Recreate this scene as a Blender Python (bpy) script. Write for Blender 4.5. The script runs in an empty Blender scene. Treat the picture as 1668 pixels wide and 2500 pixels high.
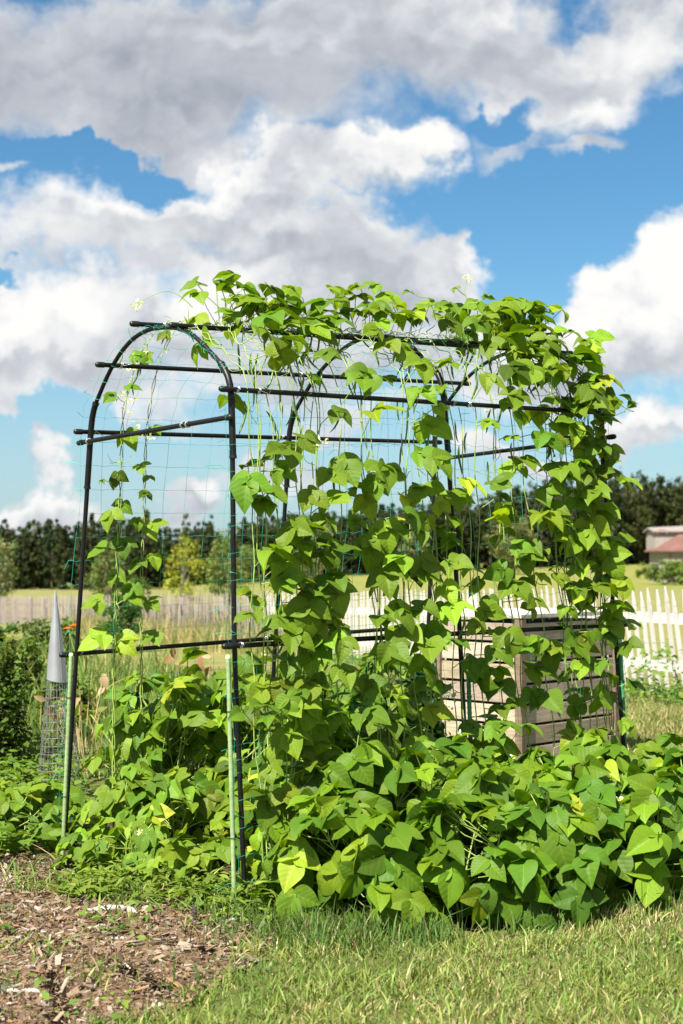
import bpy, math, random
import numpy as np
from mathutils import Vector
R = math.radians
rng = np.random.default_rng(7)
rnd = random.Random(7)
SC = bpy.context.scene
COL = SC.collection

# ------------------------------------------------------------------ camera model
F, CX, CY, PITCH, EYE = 3700.0, 834.0, 1250.0, math.atan(108 / 3700), 1.2
cam_d = bpy.data.cameras.new('camera'); cam = bpy.data.objects.new('camera', cam_d); COL.objects.link(cam)
cam.location = (0, 0, EYE); cam.rotation_euler = (math.pi / 2 + PITCH, 0, 0)
cam_d.sensor_fit = 'VERTICAL'; cam_d.sensor_height = 36; cam_d.sensor_width = 24
cam_d.lens = F / 2500 * 36; cam_d.clip_end = 6000; cam_d.clip_start = .05
cam_d.dof.use_dof = True; cam_d.dof.focus_distance = 5.7; cam_d.dof.aperture_fstop = 4.8
SC.camera = cam

def ray(px, py):
    a = (px - CX) / F; b = -(py - CY) / F
    return np.array([a, math.cos(PITCH) - b * math.sin(PITCH), math.sin(PITCH) + b * math.cos(PITCH)])
def at(px, py, y):                      # point of the sight line at distance y
    d = ray(px, py); return np.array([0, 0, EYE]) + d * (y / d[1])
def on_plane(px, py, p0, p1):           # vertical plane through two plan points
    d = ray(px, py); n = np.array([p1[1] - p0[1], -(p1[0] - p0[0])])
    t = (n @ np.array(p0)) / (n @ d[:2]); return np.array([0, 0, EYE]) + d * t

# ------------------------------------------------------------------ mesh helpers
class MB:
    def __init__(s): s.v = []; s.f = []; s.n = 0; s.uv = []; s.c = []; s.m = []
    def add(s, v, f, uv=None, c=None, m=0):
        v = np.asarray(v, float); f = np.asarray(f, np.int64)
        s.v.append(v); s.f.append(f + s.n); s.n += len(v); s.m.append(np.full(len(f), m))
        s.uv.append(np.zeros((len(v), 2)) if uv is None else np.asarray(uv, float))
        s.c.append(np.tile(np.array([1, 1, 1.]) if c is None else np.asarray(c, float).reshape(-1, 3)[:1], (len(v), 1)) if c is None or np.ndim(c) == 1 else np.asarray(c, float))
        return s
    def build(s, name, mats, parent=None, smooth=True, loc=None):
        me = bpy.data.meshes.new(name)
        if s.v:
            V = np.concatenate(s.v)
            if loc is not None: V = V - np.asarray(loc)
            tot = np.concatenate([np.full(len(f), f.shape[1]) for f in s.f])
            idx = np.concatenate([f.ravel() for f in s.f])
            me.vertices.add(len(V)); me.vertices.foreach_set('co', V.astype(np.float32).ravel())
            me.loops.add(len(idx)); me.loops.foreach_set('vertex_index', idx.astype(np.int32))
            me.polygons.add(len(tot)); st = np.concatenate([[0], np.cumsum(tot)[:-1]])
            me.polygons.foreach_set('loop_start', st.astype(np.int32)); me.polygons.foreach_set('loop_total', tot.astype(np.int32))
            me.polygons.foreach_set('use_smooth', np.full(len(tot), smooth))
            me.polygons.foreach_set('material_index', np.concatenate(s.m).astype(np.int32))
            UV = np.concatenate(s.uv)
            u = me.uv_layers.new(name='UVMap'); u.data.foreach_set('uv', UV[idx].astype(np.float32).ravel())
            ca = me.color_attributes.new('tint', 'FLOAT_COLOR', 'POINT')
            Cc = np.concatenate(s.c); ca.data.foreach_set('color', np.c_[Cc, np.ones(len(Cc))].astype(np.float32).ravel())
            me.update(calc_edges=True); me.validate()
        for m in (mats if isinstance(mats, (list, tuple)) else [mats]): me.materials.append(m)
        o = bpy.data.objects.new(name, me); COL.objects.link(o)
        if parent is not None: o.parent = parent
        elif loc is not None: o.location = loc
        return o

def tag(o, label=None, cat=None, group=None, kind=None):
    if label: o['label'] = label
    if cat: o['category'] = cat
    if group: o['group'] = group
    if kind: o['kind'] = kind
    return o
def thing(name, loc, label, cat, group=None):
    o = bpy.data.objects.new(name, None); o.empty_display_size = .05; COL.objects.link(o)
    o.location = tuple(map(float, loc)); return tag(o, label, cat, group)
def rel(mb, name, mats, root, smooth=True, loc=None):      # mesh given in world space, parented under root without moving
    l = np.array(root.location) if loc is None else loc
    return mb.build(name, mats, root, smooth, loc=l)

def norm(v): v = np.asarray(v, float); return v / (np.linalg.norm(v) + 1e-12)
def tube(mb, pts, r, k=6, c=None, cap=True, m=0):
    P = np.asarray(pts, float); n = len(P); r = np.broadcast_to(np.asarray(r, float), (n,))
    T = np.gradient(P, axis=0); T /= (np.linalg.norm(T, axis=1, keepdims=True) + 1e-12)
    ref = np.array([0, 0, 1.]) if abs(T[0, 2]) < .9 else np.array([1., 0, 0])
    N = np.cross(T, ref); bad = np.linalg.norm(N, axis=1) < .15
    N[bad] = np.cross(T[bad], np.array([.6, .8, 0.])); N /= np.linalg.norm(N, axis=1, keepdims=True)
    for i in range(1, n):
        a = N[i - 1] - T[i] * (N[i - 1] @ T[i]); l = np.linalg.norm(a)
        if l > 1e-6: N[i] = a / l
    B = np.cross(T, N); a = np.linspace(0, 2 * np.pi, k, endpoint=False)
    V = P[:, None] + r[:, None, None] * (np.cos(a)[None, :, None] * N[:, None] + np.sin(a)[None, :, None] * B[:, None])
    i = np.arange(n - 1)[:, None] * k; j = np.arange(k)[None]; j2 = (j + 1) % k
    f = np.stack([i + j, i + j2, i + k + j2, i + k + j], -1).reshape(-1, 4)
    uv = np.stack([np.tile(np.arange(k) / k, n), np.repeat(np.linspace(0, 1, n), k)], 1)
    mb.add(V.reshape(-1, 3), f, uv=uv, c=c, m=m)
    if cap:
        mb.add(V[0], [list(range(k))[::-1]], c=c, m=m); mb.add(V[-1], [list(range(k))], c=c, m=m)
def box(mb, o, ax, ay, az, bev=0, c=None, m=0):            # o corner, three edge vectors; optional bevel
    o, ax, ay, az = map(lambda q: np.asarray(q, float), (o, ax, ay, az))
    if bev <= 0:
        V = [o + i * ax + j * ay + k * az for k in (0, 1) for j in (0, 1) for i in (0, 1)]
        mb.add(V, [[0, 2, 3, 1], [4, 5, 7, 6], [0, 1, 5, 4], [2, 6, 7, 3], [0, 4, 6, 2], [1, 3, 7, 5]], c=c, m=m); return
    L = [np.linalg.norm(q) for q in (ax, ay, az)]; E = [q / l for q, l in zip((ax, ay, az), L)]
    bev = min(bev, min(L) * .45); ce = o + (ax + ay + az) / 2; h = [l / 2 for l in L]
    def P(a, s): 
        q = [s[0] * (h[0] - bev), s[1] * (h[1] - bev), s[2] * (h[2] - bev)]; q[a] = s[a] * h[a]
        return ce + sum(E[i] * q[i] for i in range(3))
    V = []; ix = {}
    for a in range(3):
        for s in [(x, y, z) for x in (-1, 1) for y in (-1, 1) for z in (-1, 1)]:
            ix[a, s] = len(V); V.append(P(a, s))
    q4 = []; t3 = []
    for a in range(3):
        b, d = [x for x in range(3) if x != a]
        for sg in (-1, 1):
            def S(u, w): s = [0, 0, 0]; s[a] = sg; s[b] = u; s[d] = w; return tuple(s)
            q4.append([ix[a, S(-1, -1)], ix[a, S(1, -1)], ix[a, S(1, 1)], ix[a, S(-1, 1)]])
    for a in range(3):
        for b in range(a + 1, 3):
            d = 3 - a - b
            for sa in (-1, 1):
                for sb in (-1, 1):
                    def S(w): s = [0, 0, 0]; s[a] = sa; s[b] = sb; s[d] = w; return tuple(s)
                    q4.append([ix[a, S(-1)], ix[a, S(1)], ix[b, S(1)], ix[b, S(-1)]])
    for s in [(x, y, z) for x in (-1, 1) for y in (-1, 1) for z in (-1, 1)]: t3.append([ix[0, s], ix[1, s], ix[2, s]])
    mb.add(V, q4, c=c, m=m); mb.f.append(np.array(t3) + mb.n - len(V)); mb.m.append(np.full(8, m))

# ------------------------------------------------------------------ materials
def mat(name):
    m = bpy.data.materials.new(name); m.use_nodes = True; nt = m.node_tree; nt.nodes.clear()
    out = nt.nodes.new('ShaderNodeOutputMaterial'); return m, nt, out
def N(nt, t, **kw):
    n = nt.nodes.new(t)
    for k, v in kw.items():
        if k.startswith('i_'):
            key = k[2:]; key = int(key) if key.isdigit() else key.replace('_', ' ')
            n.inputs[key].default_value = v
        else: setattr(n, k, v)
    return n
def L(nt, a, b): nt.links.new(a, b)
def math_(nt, op, a, b=None, c=None, clamp=False):
    n = nt.nodes.new('ShaderNodeMath'); n.operation = op; n.use_clamp = clamp
    for i, q in enumerate((a, b, c)):
        if q is None: continue
        if isinstance(q, (int, float)): n.inputs[i].default_value = q
        else: nt.links.new(q, n.inputs[i])
    return n.outputs[0]
def mixc(nt, fac, a, b, mode='MIX'):
    n = nt.nodes.new('ShaderNodeMix'); n.data_type = 'RGBA'; n.blend_type = mode
    for s, q in ((n.inputs[0], fac), (n.inputs[6], a), (n.inputs[7], b)):
        if isinstance(q, (int, float)): s.default_value = q
        elif isinstance(q, tuple): s.default_value = (*q[:3], 1)
        else: nt.links.new(q, s)
    return n.outputs[2]
def ramp(nt, fac, stops):
    n = nt.nodes.new('ShaderNodeValToRGB'); cr = n.color_ramp
    while len(cr.elements) < len(stops): cr.elements.new(.5)
    for e, (p, c) in zip(cr.elements, stops): e.position = p; e.color = (*c, 1) if len(c) == 3 else c
    L(nt, fac, n.inputs[0]); return n.outputs[0]
def noise(nt, vec, scale, detail=4, rough=.55, dist=0):
    n = N(nt, 'ShaderNodeTexNoise', i_Scale=scale, i_Detail=detail, i_Roughness=rough, i_Distortion=dist)
    if vec is not None: L(nt, vec, n.inputs['Vector'])
    return n.outputs[0]
def coords(nt, kind='Object'): return nt.nodes.new('ShaderNodeTexCoord').outputs[kind]
def stretch(nt, vec, s):
    n = N(nt, 'ShaderNodeMapping'); n.inputs['Scale'].default_value = s; L(nt, vec, n.inputs[0]); return n.outputs[0]
def simple(name, col, rough=.5, var=.15, scale=30, spec=.5, metal=0, bump=0, tint=False, dark=None, st=(1, 1, 1)):
    m, nt, out = mat(name); b = N(nt, 'ShaderNodeBsdfPrincipled', i_Roughness=rough, i_Metallic=metal)
    b.inputs['Specular IOR Level'].default_value = spec
    v = stretch(nt, coords(nt), st); n = noise(nt, v, scale, 5, .6)
    lo = tuple(c * (1 - var) for c in col) if dark is None else dark; hi = tuple(min(1, c * (1 + var)) for c in col)
    c = ramp(nt, n, [(.3, lo), (.7, hi)])
    if tint:
        a = N(nt, 'ShaderNodeAttribute', attribute_name='tint'); c = mixc(nt, 1.0, c, a.outputs['Color'], 'MULTIPLY')
    L(nt, c, b.inputs['Base Color'])
    if bump:
        bn = N(nt, 'ShaderNodeBump', i_Strength=bump, i_Distance=.01); L(nt, n, bn.inputs['Height']); L(nt, bn.outputs[0], b.inputs['Normal'])
    L(nt, b.outputs[0], out.inputs[0]); return m

def leaf_mat(name, trans=.38, tc=(1.45, 1.5, .22), veins=True, rough=.5, spec=.18, vfreq=5.6):
    m, nt, out = mat(name); a = N(nt, 'ShaderNodeAttribute', attribute_name='tint').outputs['Color']
    b = N(nt, 'ShaderNodeBsdfPrincipled', i_Roughness=rough); b.inputs['Specular IOR Level'].default_value = spec
    base = a
    if veins:
        uv = N(nt, 'ShaderNodeUVMap', uv_map='UVMap'); sx = N(nt, 'ShaderNodeSeparateXYZ'); L(nt, uv.outputs[0], sx.inputs[0])
        ax = math_(nt, 'ABSOLUTE', math_(nt, 'SUBTRACT', sx.outputs[0], .5))
        ph = math_(nt, 'MULTIPLY', math_(nt, 'SUBTRACT', sx.outputs[1], math_(nt, 'MULTIPLY', ax, .85)), vfreq); ph = math_(nt, 'ADD', ph, math_(nt, 'MULTIPLY', noise(nt, coords(nt), 14, 2, .5), .9))
        fr = math_(nt, 'FRACT', math_(nt, 'ADD', ph, 8.0))
        tri = math_(nt, 'ABSOLUTE', math_(nt, 'SUBTRACT', fr, .5))          # .5 at the vein, 0 between
        side = N(nt, 'ShaderNodeMapRange', interpolation_type='SMOOTHSTEP', i_1=.44, i_2=.5); L(nt, tri, side.inputs[0])
        mid = N(nt, 'ShaderNodeMapRange', interpolation_type='SMOOTHSTEP', i_1=.022, i_2=.004); L(nt, ax, mid.inputs[0])
        vein = math_(nt, 'MAXIMUM', math_(nt, 'MULTIPLY', side.outputs[0], .30), mid.outputs[0])
        nz = noise(nt, coords(nt), 60, 3, .6)
        base = mixc(nt, math_(nt, 'MULTIPLY', nz, .45), a, mixc(nt, 1.0, a, (1.5, 1.35, 1.1), 'MULTIPLY'))
        mo = N(nt, 'ShaderNodeMapRange', interpolation_type='SMOOTHSTEP', i_1=.60, i_2=.74); L(nt, noise(nt, coords(nt), 11, 4, .6), mo.inputs[0])
        base = mixc(nt, math_(nt, 'MULTIPLY', mo.outputs[0], .55), base, mixc(nt, 1.0, base, (1.7, 1.3, .9), 'MULTIPLY'))
        sp_ = N(nt, 'ShaderNodeMapRange', interpolation_type='SMOOTHSTEP', i_1=.72, i_2=.78); L(nt, noise(nt, coords(nt), 34, 3, .6), sp_.inputs[0])
        base = mixc(nt, math_(nt, 'MULTIPLY', sp_.outputs[0], .7), base, (.20, .13, .045))
        base = mixc(nt, math_(nt, 'MULTIPLY', vein, .5), base, mixc(nt, 1.0, base, (1.9, 1.6, 1.6), 'MULTIPLY'))
        h = math_(nt, 'SUBTRACT', math_(nt, 'MULTIPLY', math_(nt, 'MULTIPLY', tri, tri), -3.2), math_(nt, 'MULTIPLY', mid.outputs[0], .6))
        h = math_(nt, 'ADD', h, math_(nt, 'MULTIPLY', nz, .35))
        bn = N(nt, 'ShaderNodeBump', i_Strength=.22, i_Distance=.003); L(nt, h, bn.inputs['Height']); L(nt, bn.outputs[0], b.inputs['Normal'])
    L(nt, base, b.inputs['Base Color'])
    t = N(nt, 'ShaderNodeBsdfTranslucent'); L(nt, mixc(nt, 1.0, base, tc, 'MULTIPLY'), t.inputs[0])
    mx = N(nt, 'ShaderNodeMixShader', i_0=trans); L(nt, b.outputs[0], mx.inputs[1]); L(nt, t.outputs[0], mx.inputs[2])
    L(nt, mx.outputs[0], out.inputs[0]); return m

M = {}
M['leaf'] = leaf_mat('bean_leaf')
M['leaf_small'] = leaf_mat('small_leaf', veins=False, trans=.35)
M['crown'] = leaf_mat('tree_leaf', veins=False, trans=.28, rough=.6, spec=.2)
M['grass'] = leaf_mat('grass_blade', veins=False, trans=.3, tc=(1.2, 1.15, .6), rough=.55, spec=.25)
M['stem'] = simple('vine_stem', (.24, .33, .07), .5, .3, 25)
M['pod'] = simple('bean_pod', (.085, .16, .025), .4, .3, 30)
M['blossom'] = simple('blossom', (.75, .72, .45), .5, .15, 80)
M['pipe'] = simple('black_pipe', (.006, .006, .007), .42, .3, 20, spec=.3, bump=.05)
M['cap'] = simple('black_cap', (.009, .009, .01), .42, .3, 30, spec=.4)
M['wire'] = simple('tie_wire', (.7, .7, .72), .3, .1, 60, metal=.7)
M['net'] = simple('green_net', (.015, .42, .28), .4, .2, 20)
M['stake'] = simple('green_stake', (.20, .285, .125), .45, .2, 40, bump=.2, st=(1, 1, .3))
M['stake_dark'] = simple('dark_green_stake', (.05, .25, .1), .4, .2, 40)
M['stake_tip'] = simple('stake_tip', (.5, .6, .3), .5, .15, 60)
M['bark'] = simple('bark', (.12, .09, .06), .85, .4, 12, bump=.6, st=(1, 1, .2))
M['trunk_pale'] = simple('pale_trunk', (.30, .27, .22), .8, .4, 14, bump=.4, st=(1, 1, .3))
M['galv'] = simple('galvanised_sheet', (.37, .375, .39), .42, .12, 9, metal=.6, bump=.03)
M['cage'] = simple('galvanised_wire', (.26, .255, .25), .5, .25, 60, metal=.5)

# ------------------------------------------------------------------ leaf templates
TT = np.array([0, .035, .1, .19, .3, .42, .55, .68, .8, .9, .96, 1.0])
WW = np.array([.04, .50, .80, .96, 1.0, .93, .79, .59, .37, .18, .07, .0])
CC = np.array([-1, -.62, -.28, 0, .28, .62, 1])
def leaf_tpl(r, wid=.84, fold=None, droop=None, tt=TT, ww=WW, cc=CC):
    fold = r.uniform(R(6), R(38)) if fold is None else fold
    k = r.uniform(.15, .95) if droop is None else droop
    asym = r.uniform(-.1, .1); ph = r.uniform(0, 6.28); wav = r.uniform(.01, .035); sk = r.uniform(-.12, .12); tw = r.uniform(-.5, .5)
    ed = r.uniform(0.05, .55)
    n, q = len(tt), len(cc); V = np.zeros((n, q, 3)); UV = np.zeros((n, q, 2))
    for i, (t, w) in enumerate(zip(tt, ww)):
        for j, c in enumerate(cc):
            hw = w * wid / 2 * (1 + asym * np.sign(c)); x = c * hw; y = t - .09 * abs(c) ** 1.5 * math.exp(-t * 9)
            z = abs(x) * math.tan(fold) - ed * x * x - k * .5 * y * y + wav * math.sin(6.28 * 1.7 * t + ph + c * 1.3) * abs(c) + .012 * math.sin(t * 40) * abs(c) * (1 - abs(c))
            z += tw * x * t * .4
            V[i, j] = (x + sk * y * y, y - .12 * k * y * y, z); UV[i, j] = (x + .5, y)
    i = np.arange(n - 1)[:, None] * q; j = np.arange(q - 1)[None]
    f = np.stack([i + j, i + j + 1, i + q + j + 1, i + q + j], -1).reshape(-1, 4)
    return V.reshape(-1, 3), f, UV.reshape(-1, 2)
TPL = [leaf_tpl(rnd) for _ in range(22)]
TS = np.array([0, .12, .35, .65, .88, 1.0]); WS = np.array([.08, .6, 1, .7, .25, 0]); CS = np.array([-1, 0, 1])
TPLS = [leaf_tpl(rnd, .55, tt=TS, ww=WS, cc=CS) for _ in range(10)]
def frame(d, n):
    d = norm(d); n = n - d * (n @ d); n = norm(n); return np.stack([np.cross(d, n), d, n])
def leaflet(mb, base, d, n, size, col, tpl=None):
    V, f, uv = tpl if tpl is not None else TPL[rnd.randrange(len(TPL))]
    mb.add(base + (V * size) @ frame(d, n), f, uv, np.asarray(col))
def rot(v, ax, a):
    ax = norm(ax); return v * math.cos(a) + np.cross(ax, v) * math.sin(a) + ax * (ax @ v) * (1 - math.cos(a))
def jit(s): return np.array([rnd.gauss(0, s), rnd.gauss(0, s), rnd.gauss(0, s)])
SUN_A, SUN_E = R(35), R(51)
SUN = np.array([-math.sin(SUN_A) * math.cos(SUN_E), -math.cos(SUN_A) * math.cos(SUN_E), math.sin(SUN_E)])
def green(kind='mid'):
    u = rnd.random()
    if kind == 'vine': base = [(.118, .200, .015), (.092, .172, .016), (.160, .25, .019), (.225, .295, .025)][0 if u < .45 else 1 if u < .75 else 2 if u < .975 else 3]
    elif kind == 'bush': base = [(.086, .164, .012), (.066, .142, .014), (.134, .222, .014), (.205, .275, .022)][0 if u < .4 else 1 if u < .66 else 2 if u < .97 else 3]
    elif kind == 'inner': base = [(.118, .205, .018), (.085, .165, .018), (.158, .25, .022), (.24, .295, .026)][0 if u < .45 else 1 if u < .7 else 2 if u < .96 else 3]
    else: base = (.08, .16, .03)
    b = rnd.gauss(1.02, .17); return tuple(max(.005, c * b * rnd.gauss(1, .05)) for c in base)
def trifoliate(fol, stem, P, pet_dir, pet_len, n, fwd, size, kind='vine', stem_r=.0016):
    """petiole from P, three leaflets at its end"""
    pet_dir = norm(pet_dir); Q = P + pet_dir * pet_len
    midp = P + pet_dir * pet_len * .5 + jit(pet_len * .06) - np.array([0, 0, pet_len * .04])
    tube(stem, [P, midp, Q], [stem_r * 1.2, stem_r, stem_r], 4, cap=False)
    n = norm(n); fwd = norm(fwd - n * (fwd @ n)); col = np.array(green(kind))
    E_ = Q + fwd * size * .22; tube(stem, [Q, E_], stem_r * .8, 4, cap=False)
    for k in range(3):
        if k and rnd.random() < .04: continue
        a = (0, 1.2, -1.2)[k] + rnd.gauss(0, .14); d = rot(fwd, n, a); nn = norm(n + jit(.16))
        side = np.cross(d, nn)
        d = norm(d - nn * rnd.uniform(-.05, .5)); b = E_ if k == 0 else Q
        s = size * (1.08 if k == 0 else 1.0) * rnd.uniform(.88, 1.08)
        leaflet(fol, b, d, nn, s, col * rnd.gauss(1, .05))

# ------------------------------------------------------------------ the trellis: three hoops traced joint by joint
HP = [((-1.01, 6.071), (-.397, 5.345)), ((-.232, 6.67), (.417, 5.972)), ((.456, 7.175), (1.127, 6.495))]
HPX = [
 dict(lp=[(155, 2092), (187, 1597), (205, 1320), (222, 1054), (223, 1040)], arch=[(227, 1003), (232, 990), (242, 966), (256, 932), (275, 893), (296, 859), (322, 829), (345, 813), (368, 803), (398, 799), (428, 800), (451, 806), (474, 820), (494, 838), (520, 866), (552, 902)], rp=[(564, 938), (564, 952), (567, 1020), (570, 1320), (572, 1576), (598, 2192)]),
 dict(lp=[(650, 1960), (673, 1551), (692, 1300), (707, 1069), (707, 1047)], arch=[(713, 1024), (720, 1006), (737, 974), (766, 926), (791, 896), (817, 869), (843, 847), (868, 833), (893, 824), (919, 820), (945, 821), (970, 828), (1005, 846), (1027, 868), (1053, 894), (1073, 914)], rp=[(1081, 939), (1085, 985), (1089, 1040), (1107, 1300), (1123, 1541), (1148, 2110)]),
 dict(lp=[(1026, 1890), (1046, 1529), (1055, 1300), (1062, 1079), (1063, 1040)], arch=[(1068, 1020), (1074, 1008), (1083, 996), (1101, 972), (1127, 937), (1155, 909), (1190, 883), (1220, 868), (1250, 859), (1285, 854), (1320, 856), (1350, 862), (1380, 875), (1417, 911), (1445, 942), (1459, 962)], rp=[(1467, 988), (1468, 1009), (1472, 1100), (1486, 1320), (1500, 1525), (1540, 2040)]),
]
TR = .0092
tre = thing('bean_trellis', (0, 5.9, 0), 'black tube garden tunnel frame with three arched hoops, covered in bean vines', 'trellis')
HOOP = []
def rtube(name, pts, r=TR, m='pipe', k=14, parent=tre):
    mb = MB(); tube(mb, pts, r, k); return rel(mb, name, M[m], tre) if parent is tre else rel(mb, name, M[m], parent, loc=(0, 5.9, 0))
def resample(P, n):
    P = np.asarray(P); s = np.r_[0, np.cumsum(np.linalg.norm(np.diff(P, axis=0), axis=1))]
    t = np.linspace(0, s[-1], n); return np.stack([np.interp(t, s, P[:, i]) for i in range(3)], 1)
def smooth(P, it=1):
    P = np.array(P)
    for _ in range(it): P[1:-1] = .25 * P[:-2] + .5 * P[1:-1] + .25 * P[2:]
    return P
for i, (hp, px) in enumerate(zip(HP, HPX)):
    g = {k: np.array([on_plane(x, y, *hp) for x, y in v]) for k, v in px.items()}
    for k in ('lp', 'rp'):
        e = 0 if k == 'lp' else -1; q = g[k][e]; nb = g[k][1 if e == 0 else -2]; d = (q - nb) / (nb[2] - q[2]); g[k][e] = q + d * (q[2] + .06)
    ar = smooth(resample(g['arch'], 60), 2); ar[0] = g['arch'][0]; ar[-1] = g['arch'][-1]
    lp = resample(g['lp'], 24); rp = resample(g['rp'], 24)
    HOOP.append(dict(lp=g['lp'], rp=g['rp'], arch=ar, hp=hp))
    rtube('post', smooth(lp, 2)); rtube('post', smooth(rp, 2))
    a = rtube('arch', ar, TR * .93)
    for e0, e1, a0, e2 in ((lp[-3], lp[-1], ar[0], ar[2]), (rp[2], rp[0], ar[-1], ar[-3])):
        el = smooth(resample([e0 + (e0 - e1) * .6, e0, e1, a0, e2], 12), 2)
        mb = MB(); tube(mb, el, TR * 1.32, 14); rel(mb, 'elbow', M['pipe'], a, loc=(0, 5.9, 0))
        for q, w in ((el[0], el[1]), (el[-1], el[-2])):
            d = norm(w - q); mb = MB(); tube(mb, [q - d * .003, q + d * .007], TR * 1.5, 14); rel(mb, 'collar', M['cap'], a, loc=(0, 5.9, 0))
HU = [norm([h[1][0] - h[0][0], h[1][1] - h[0][1], 0]) for h in HP]           # lateral, left to right
HX = [np.array([u[1] * -1, u[0], 0]) for u in HU]                             # along the tunnel, away
def hp_at(i, px, py, off=0):
    return on_plane(px, py, *HP[i]) + HU[i] * off
def bar(p, q, e0, e1, r=TR, caps=True):
    d = norm(q - p); a, b = p - d * e0, q + d * e1
    o = rtube('bar', np.linspace(a, b, 6), r)
    if caps:
        for s, dd in ((a, -d), (b, d)):
            mb = MB(); tube(mb, [s - dd * .022, s - dd * .002, s + dd * .008, s + dd * .014, s + dd * .016], [r * 1.22, r * 1.26, r * 1.2, r * .85, r * .1], 14)
            rel(mb, 'end_cap', M['cap'], o, loc=(0, 5.9, 0))
    return a, b, d
BARS = {}
BARS['SL'] = bar(hp_at(0, 222, 1054, -.018), hp_at(2, 1062, 1079, -.018), .05, .045)
BARS['SR'] = bar(hp_at(0, 564, 952, .016), hp_at(2, 1468, 1009, .016), .045, .05)
BARS['LL'] = bar(hp_at(0, 187, 1597, -.018), hp_at(2, 1046, 1529, -.018), .05, .05)
BARS['LR'] = bar(hp_at(0, 572, 1576, .016), hp_at(2, 1500, 1525, .016), .045, .06)
BARS['M'] = bar(hp_at(0, 275, 892), hp_at(2, 1127, 936), .06, .04)
BARS['R1'] = bar(hp_at(0, 368, 793), hp_at(2, 1330, 847), .07, .05)
BARS['R2'] = bar(hp_at(0, 451, 796), hp_at(2, 1372, 861), .05, .05)
BARS['BL'] = bar(hp_at(0, 157, 2072), hp_at(2, 1030, 1850), .02, .05)
BARS['BR'] = bar(hp_at(0, 600, 2180), hp_at(2, 1545, 2040), .02, .05)
f0 = HX[0] * -.02; f2 = HX[2] * .02
BARS['CF'] = bar(hp_at(0, 221, 1079) + f0, hp_at(0, 567, 1020) + f0, .05, .012)
BARS['CB'] = bar(hp_at(2, 1062, 1121) + f2, hp_at(2, 1471, 1068) + f2, .03, .04)
mbt = None
def tie(c, ax, r, tail=None):                       # a twist of wire round a crossing
    mb = MB(); ax = norm(ax); u = norm(np.cross(ax, [.3, .2, .9])); w = np.cross(ax, u)
    t = np.linspace(0, 2 * 2 * np.pi, 30)
    P = c + r * (np.cos(t)[:, None] * u + np.sin(t)[:, None] * w) + ax * (t / 12.57 - .5)[:, None] * .012
    if tail is not None: P = np.r_[P, [P[-1] + np.asarray(tail) * .5 + jit(.002), P[-1] + np.asarray(tail)]]
    tube(mb, P, .0011, 4); rel(mb, 'wire_tie', M['wire'], tre)
for key, ts in (('SL', (.04, .52)), ('SR', (.03, .075, .54, .58, .96)), ('LL', (.04, .5)), ('LR', (.03, .085, .53)), ('M', (.05, .5)), ('R1', (.06,)), ('R2', (.045, .15, .52)), ('CF', (.07, .72, .75))):
    a, b, d = BARS[key]
    for t in ts: tie(a + (b - a) * t, d, TR * 1.28, tail=norm(d + jit(.5)) * rnd.uniform(.02, .05) if rnd.random() < .5 else None)

# surface of the tunnel: s in 0..2 along it, q in 0..80 over the profile (0 left base, 20 left shoulder, 40 apex, 60 right shoulder, 80 right base)
def profile(h):
    lp = np.r_[h['lp'], [h['arch'][0]]]; lp = lp[lp[:, 2] > -.5]
    A = resample(lp, 21); ar = h['arch']; ap = int(np.argmax(ar[:, 2]))
    B = resample(ar[:ap + 1], 21); C = resample(ar[ap:], 21); D = resample(np.r_[[ar[-1]], h['rp']], 21)
    return np.r_[A, B[1:], C[1:], D[1:]]
PROF = np.stack([profile(h) for h in HOOP])
def surf(s, q):
    i = 0 if s < 1 else 1; t = s - i; q = min(max(q, 0), 80); j = min(int(q), 79); w = q - j
    P = PROF[:, j] * (1 - w) + PROF[:, j + 1] * w
    return P[i] * (1 - t) + P[i + 1] * t
def surf_n(s, q):
    a = surf(s + .02, q) - surf(s - .02, q); b = surf(s, min(q + .5, 80)) - surf(s, max(q - .5, 0)); return norm(np.cross(a, b)) * 1.0
if surf_n(1, 70) @ HU[1] < 0: _sg = -1
else: _sg = 1
def outn(s, q): return surf_n(s, q) * _sg
def q_len(s):                                        # arc length along the profile
    P = np.array([surf(s, q) for q in np.arange(81)]); return np.r_[0, np.cumsum(np.linalg.norm(np.diff(P, axis=0), axis=1))]

# netting: one sheet of knotted green twine over the whole tunnel
net = MB(); ql = q_len(.6); Lq = ql[-1]
Ls = np.linalg.norm(surf(2, 60) - surf(0, 60)); ns = 20
def netp(s, q, off=.016):
    wob = .006 * math.sin(s * 9 + q * .7) + .004 * math.sin(q * 1.9 + s * 23) ; P = surf(s, q)
    return P + outn(min(max(s, .03), 1.97), q) * (off + wob) + np.array([0, 0, -.012 * abs(math.sin(s * 31))]) * (1 if 25 < q < 55 else .4)
qs = np.interp(np.arange(0, Lq, .097), ql, np.arange(81))
svals = np.linspace(-.03, 2.03, ns + 1)
for q in qs:
    ss = np.linspace(-.03, 2.03, 90); sag = [.006 * math.sin((s + .07) / 2.11 * ns * math.pi) ** 2 for s in ss]
    tube(net, [netp(s, q) - np.array([0, 0, g]) for s, g in zip(ss, sag)], .00066, 3, cap=False)
for s in svals:
    tube(net, [netp(s + .005 * math.sin(q * .9 + s * 5), q) for q in np.linspace(0, 80, 150)], .00066, 3, cap=False)
for q in list(qs):                                   # loose cut ends along the near edges
    if rnd.random() < .75:
        P = netp(-.03, q); d = norm(-HX[0] + jit(.6)) * rnd.uniform(.02, .07)
        tube(net, [P, P + d * .5 + jit(.008), P + d + jit(.012) + np.array([0, 0, -.01])], .0009, 3, cap=False)
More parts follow.
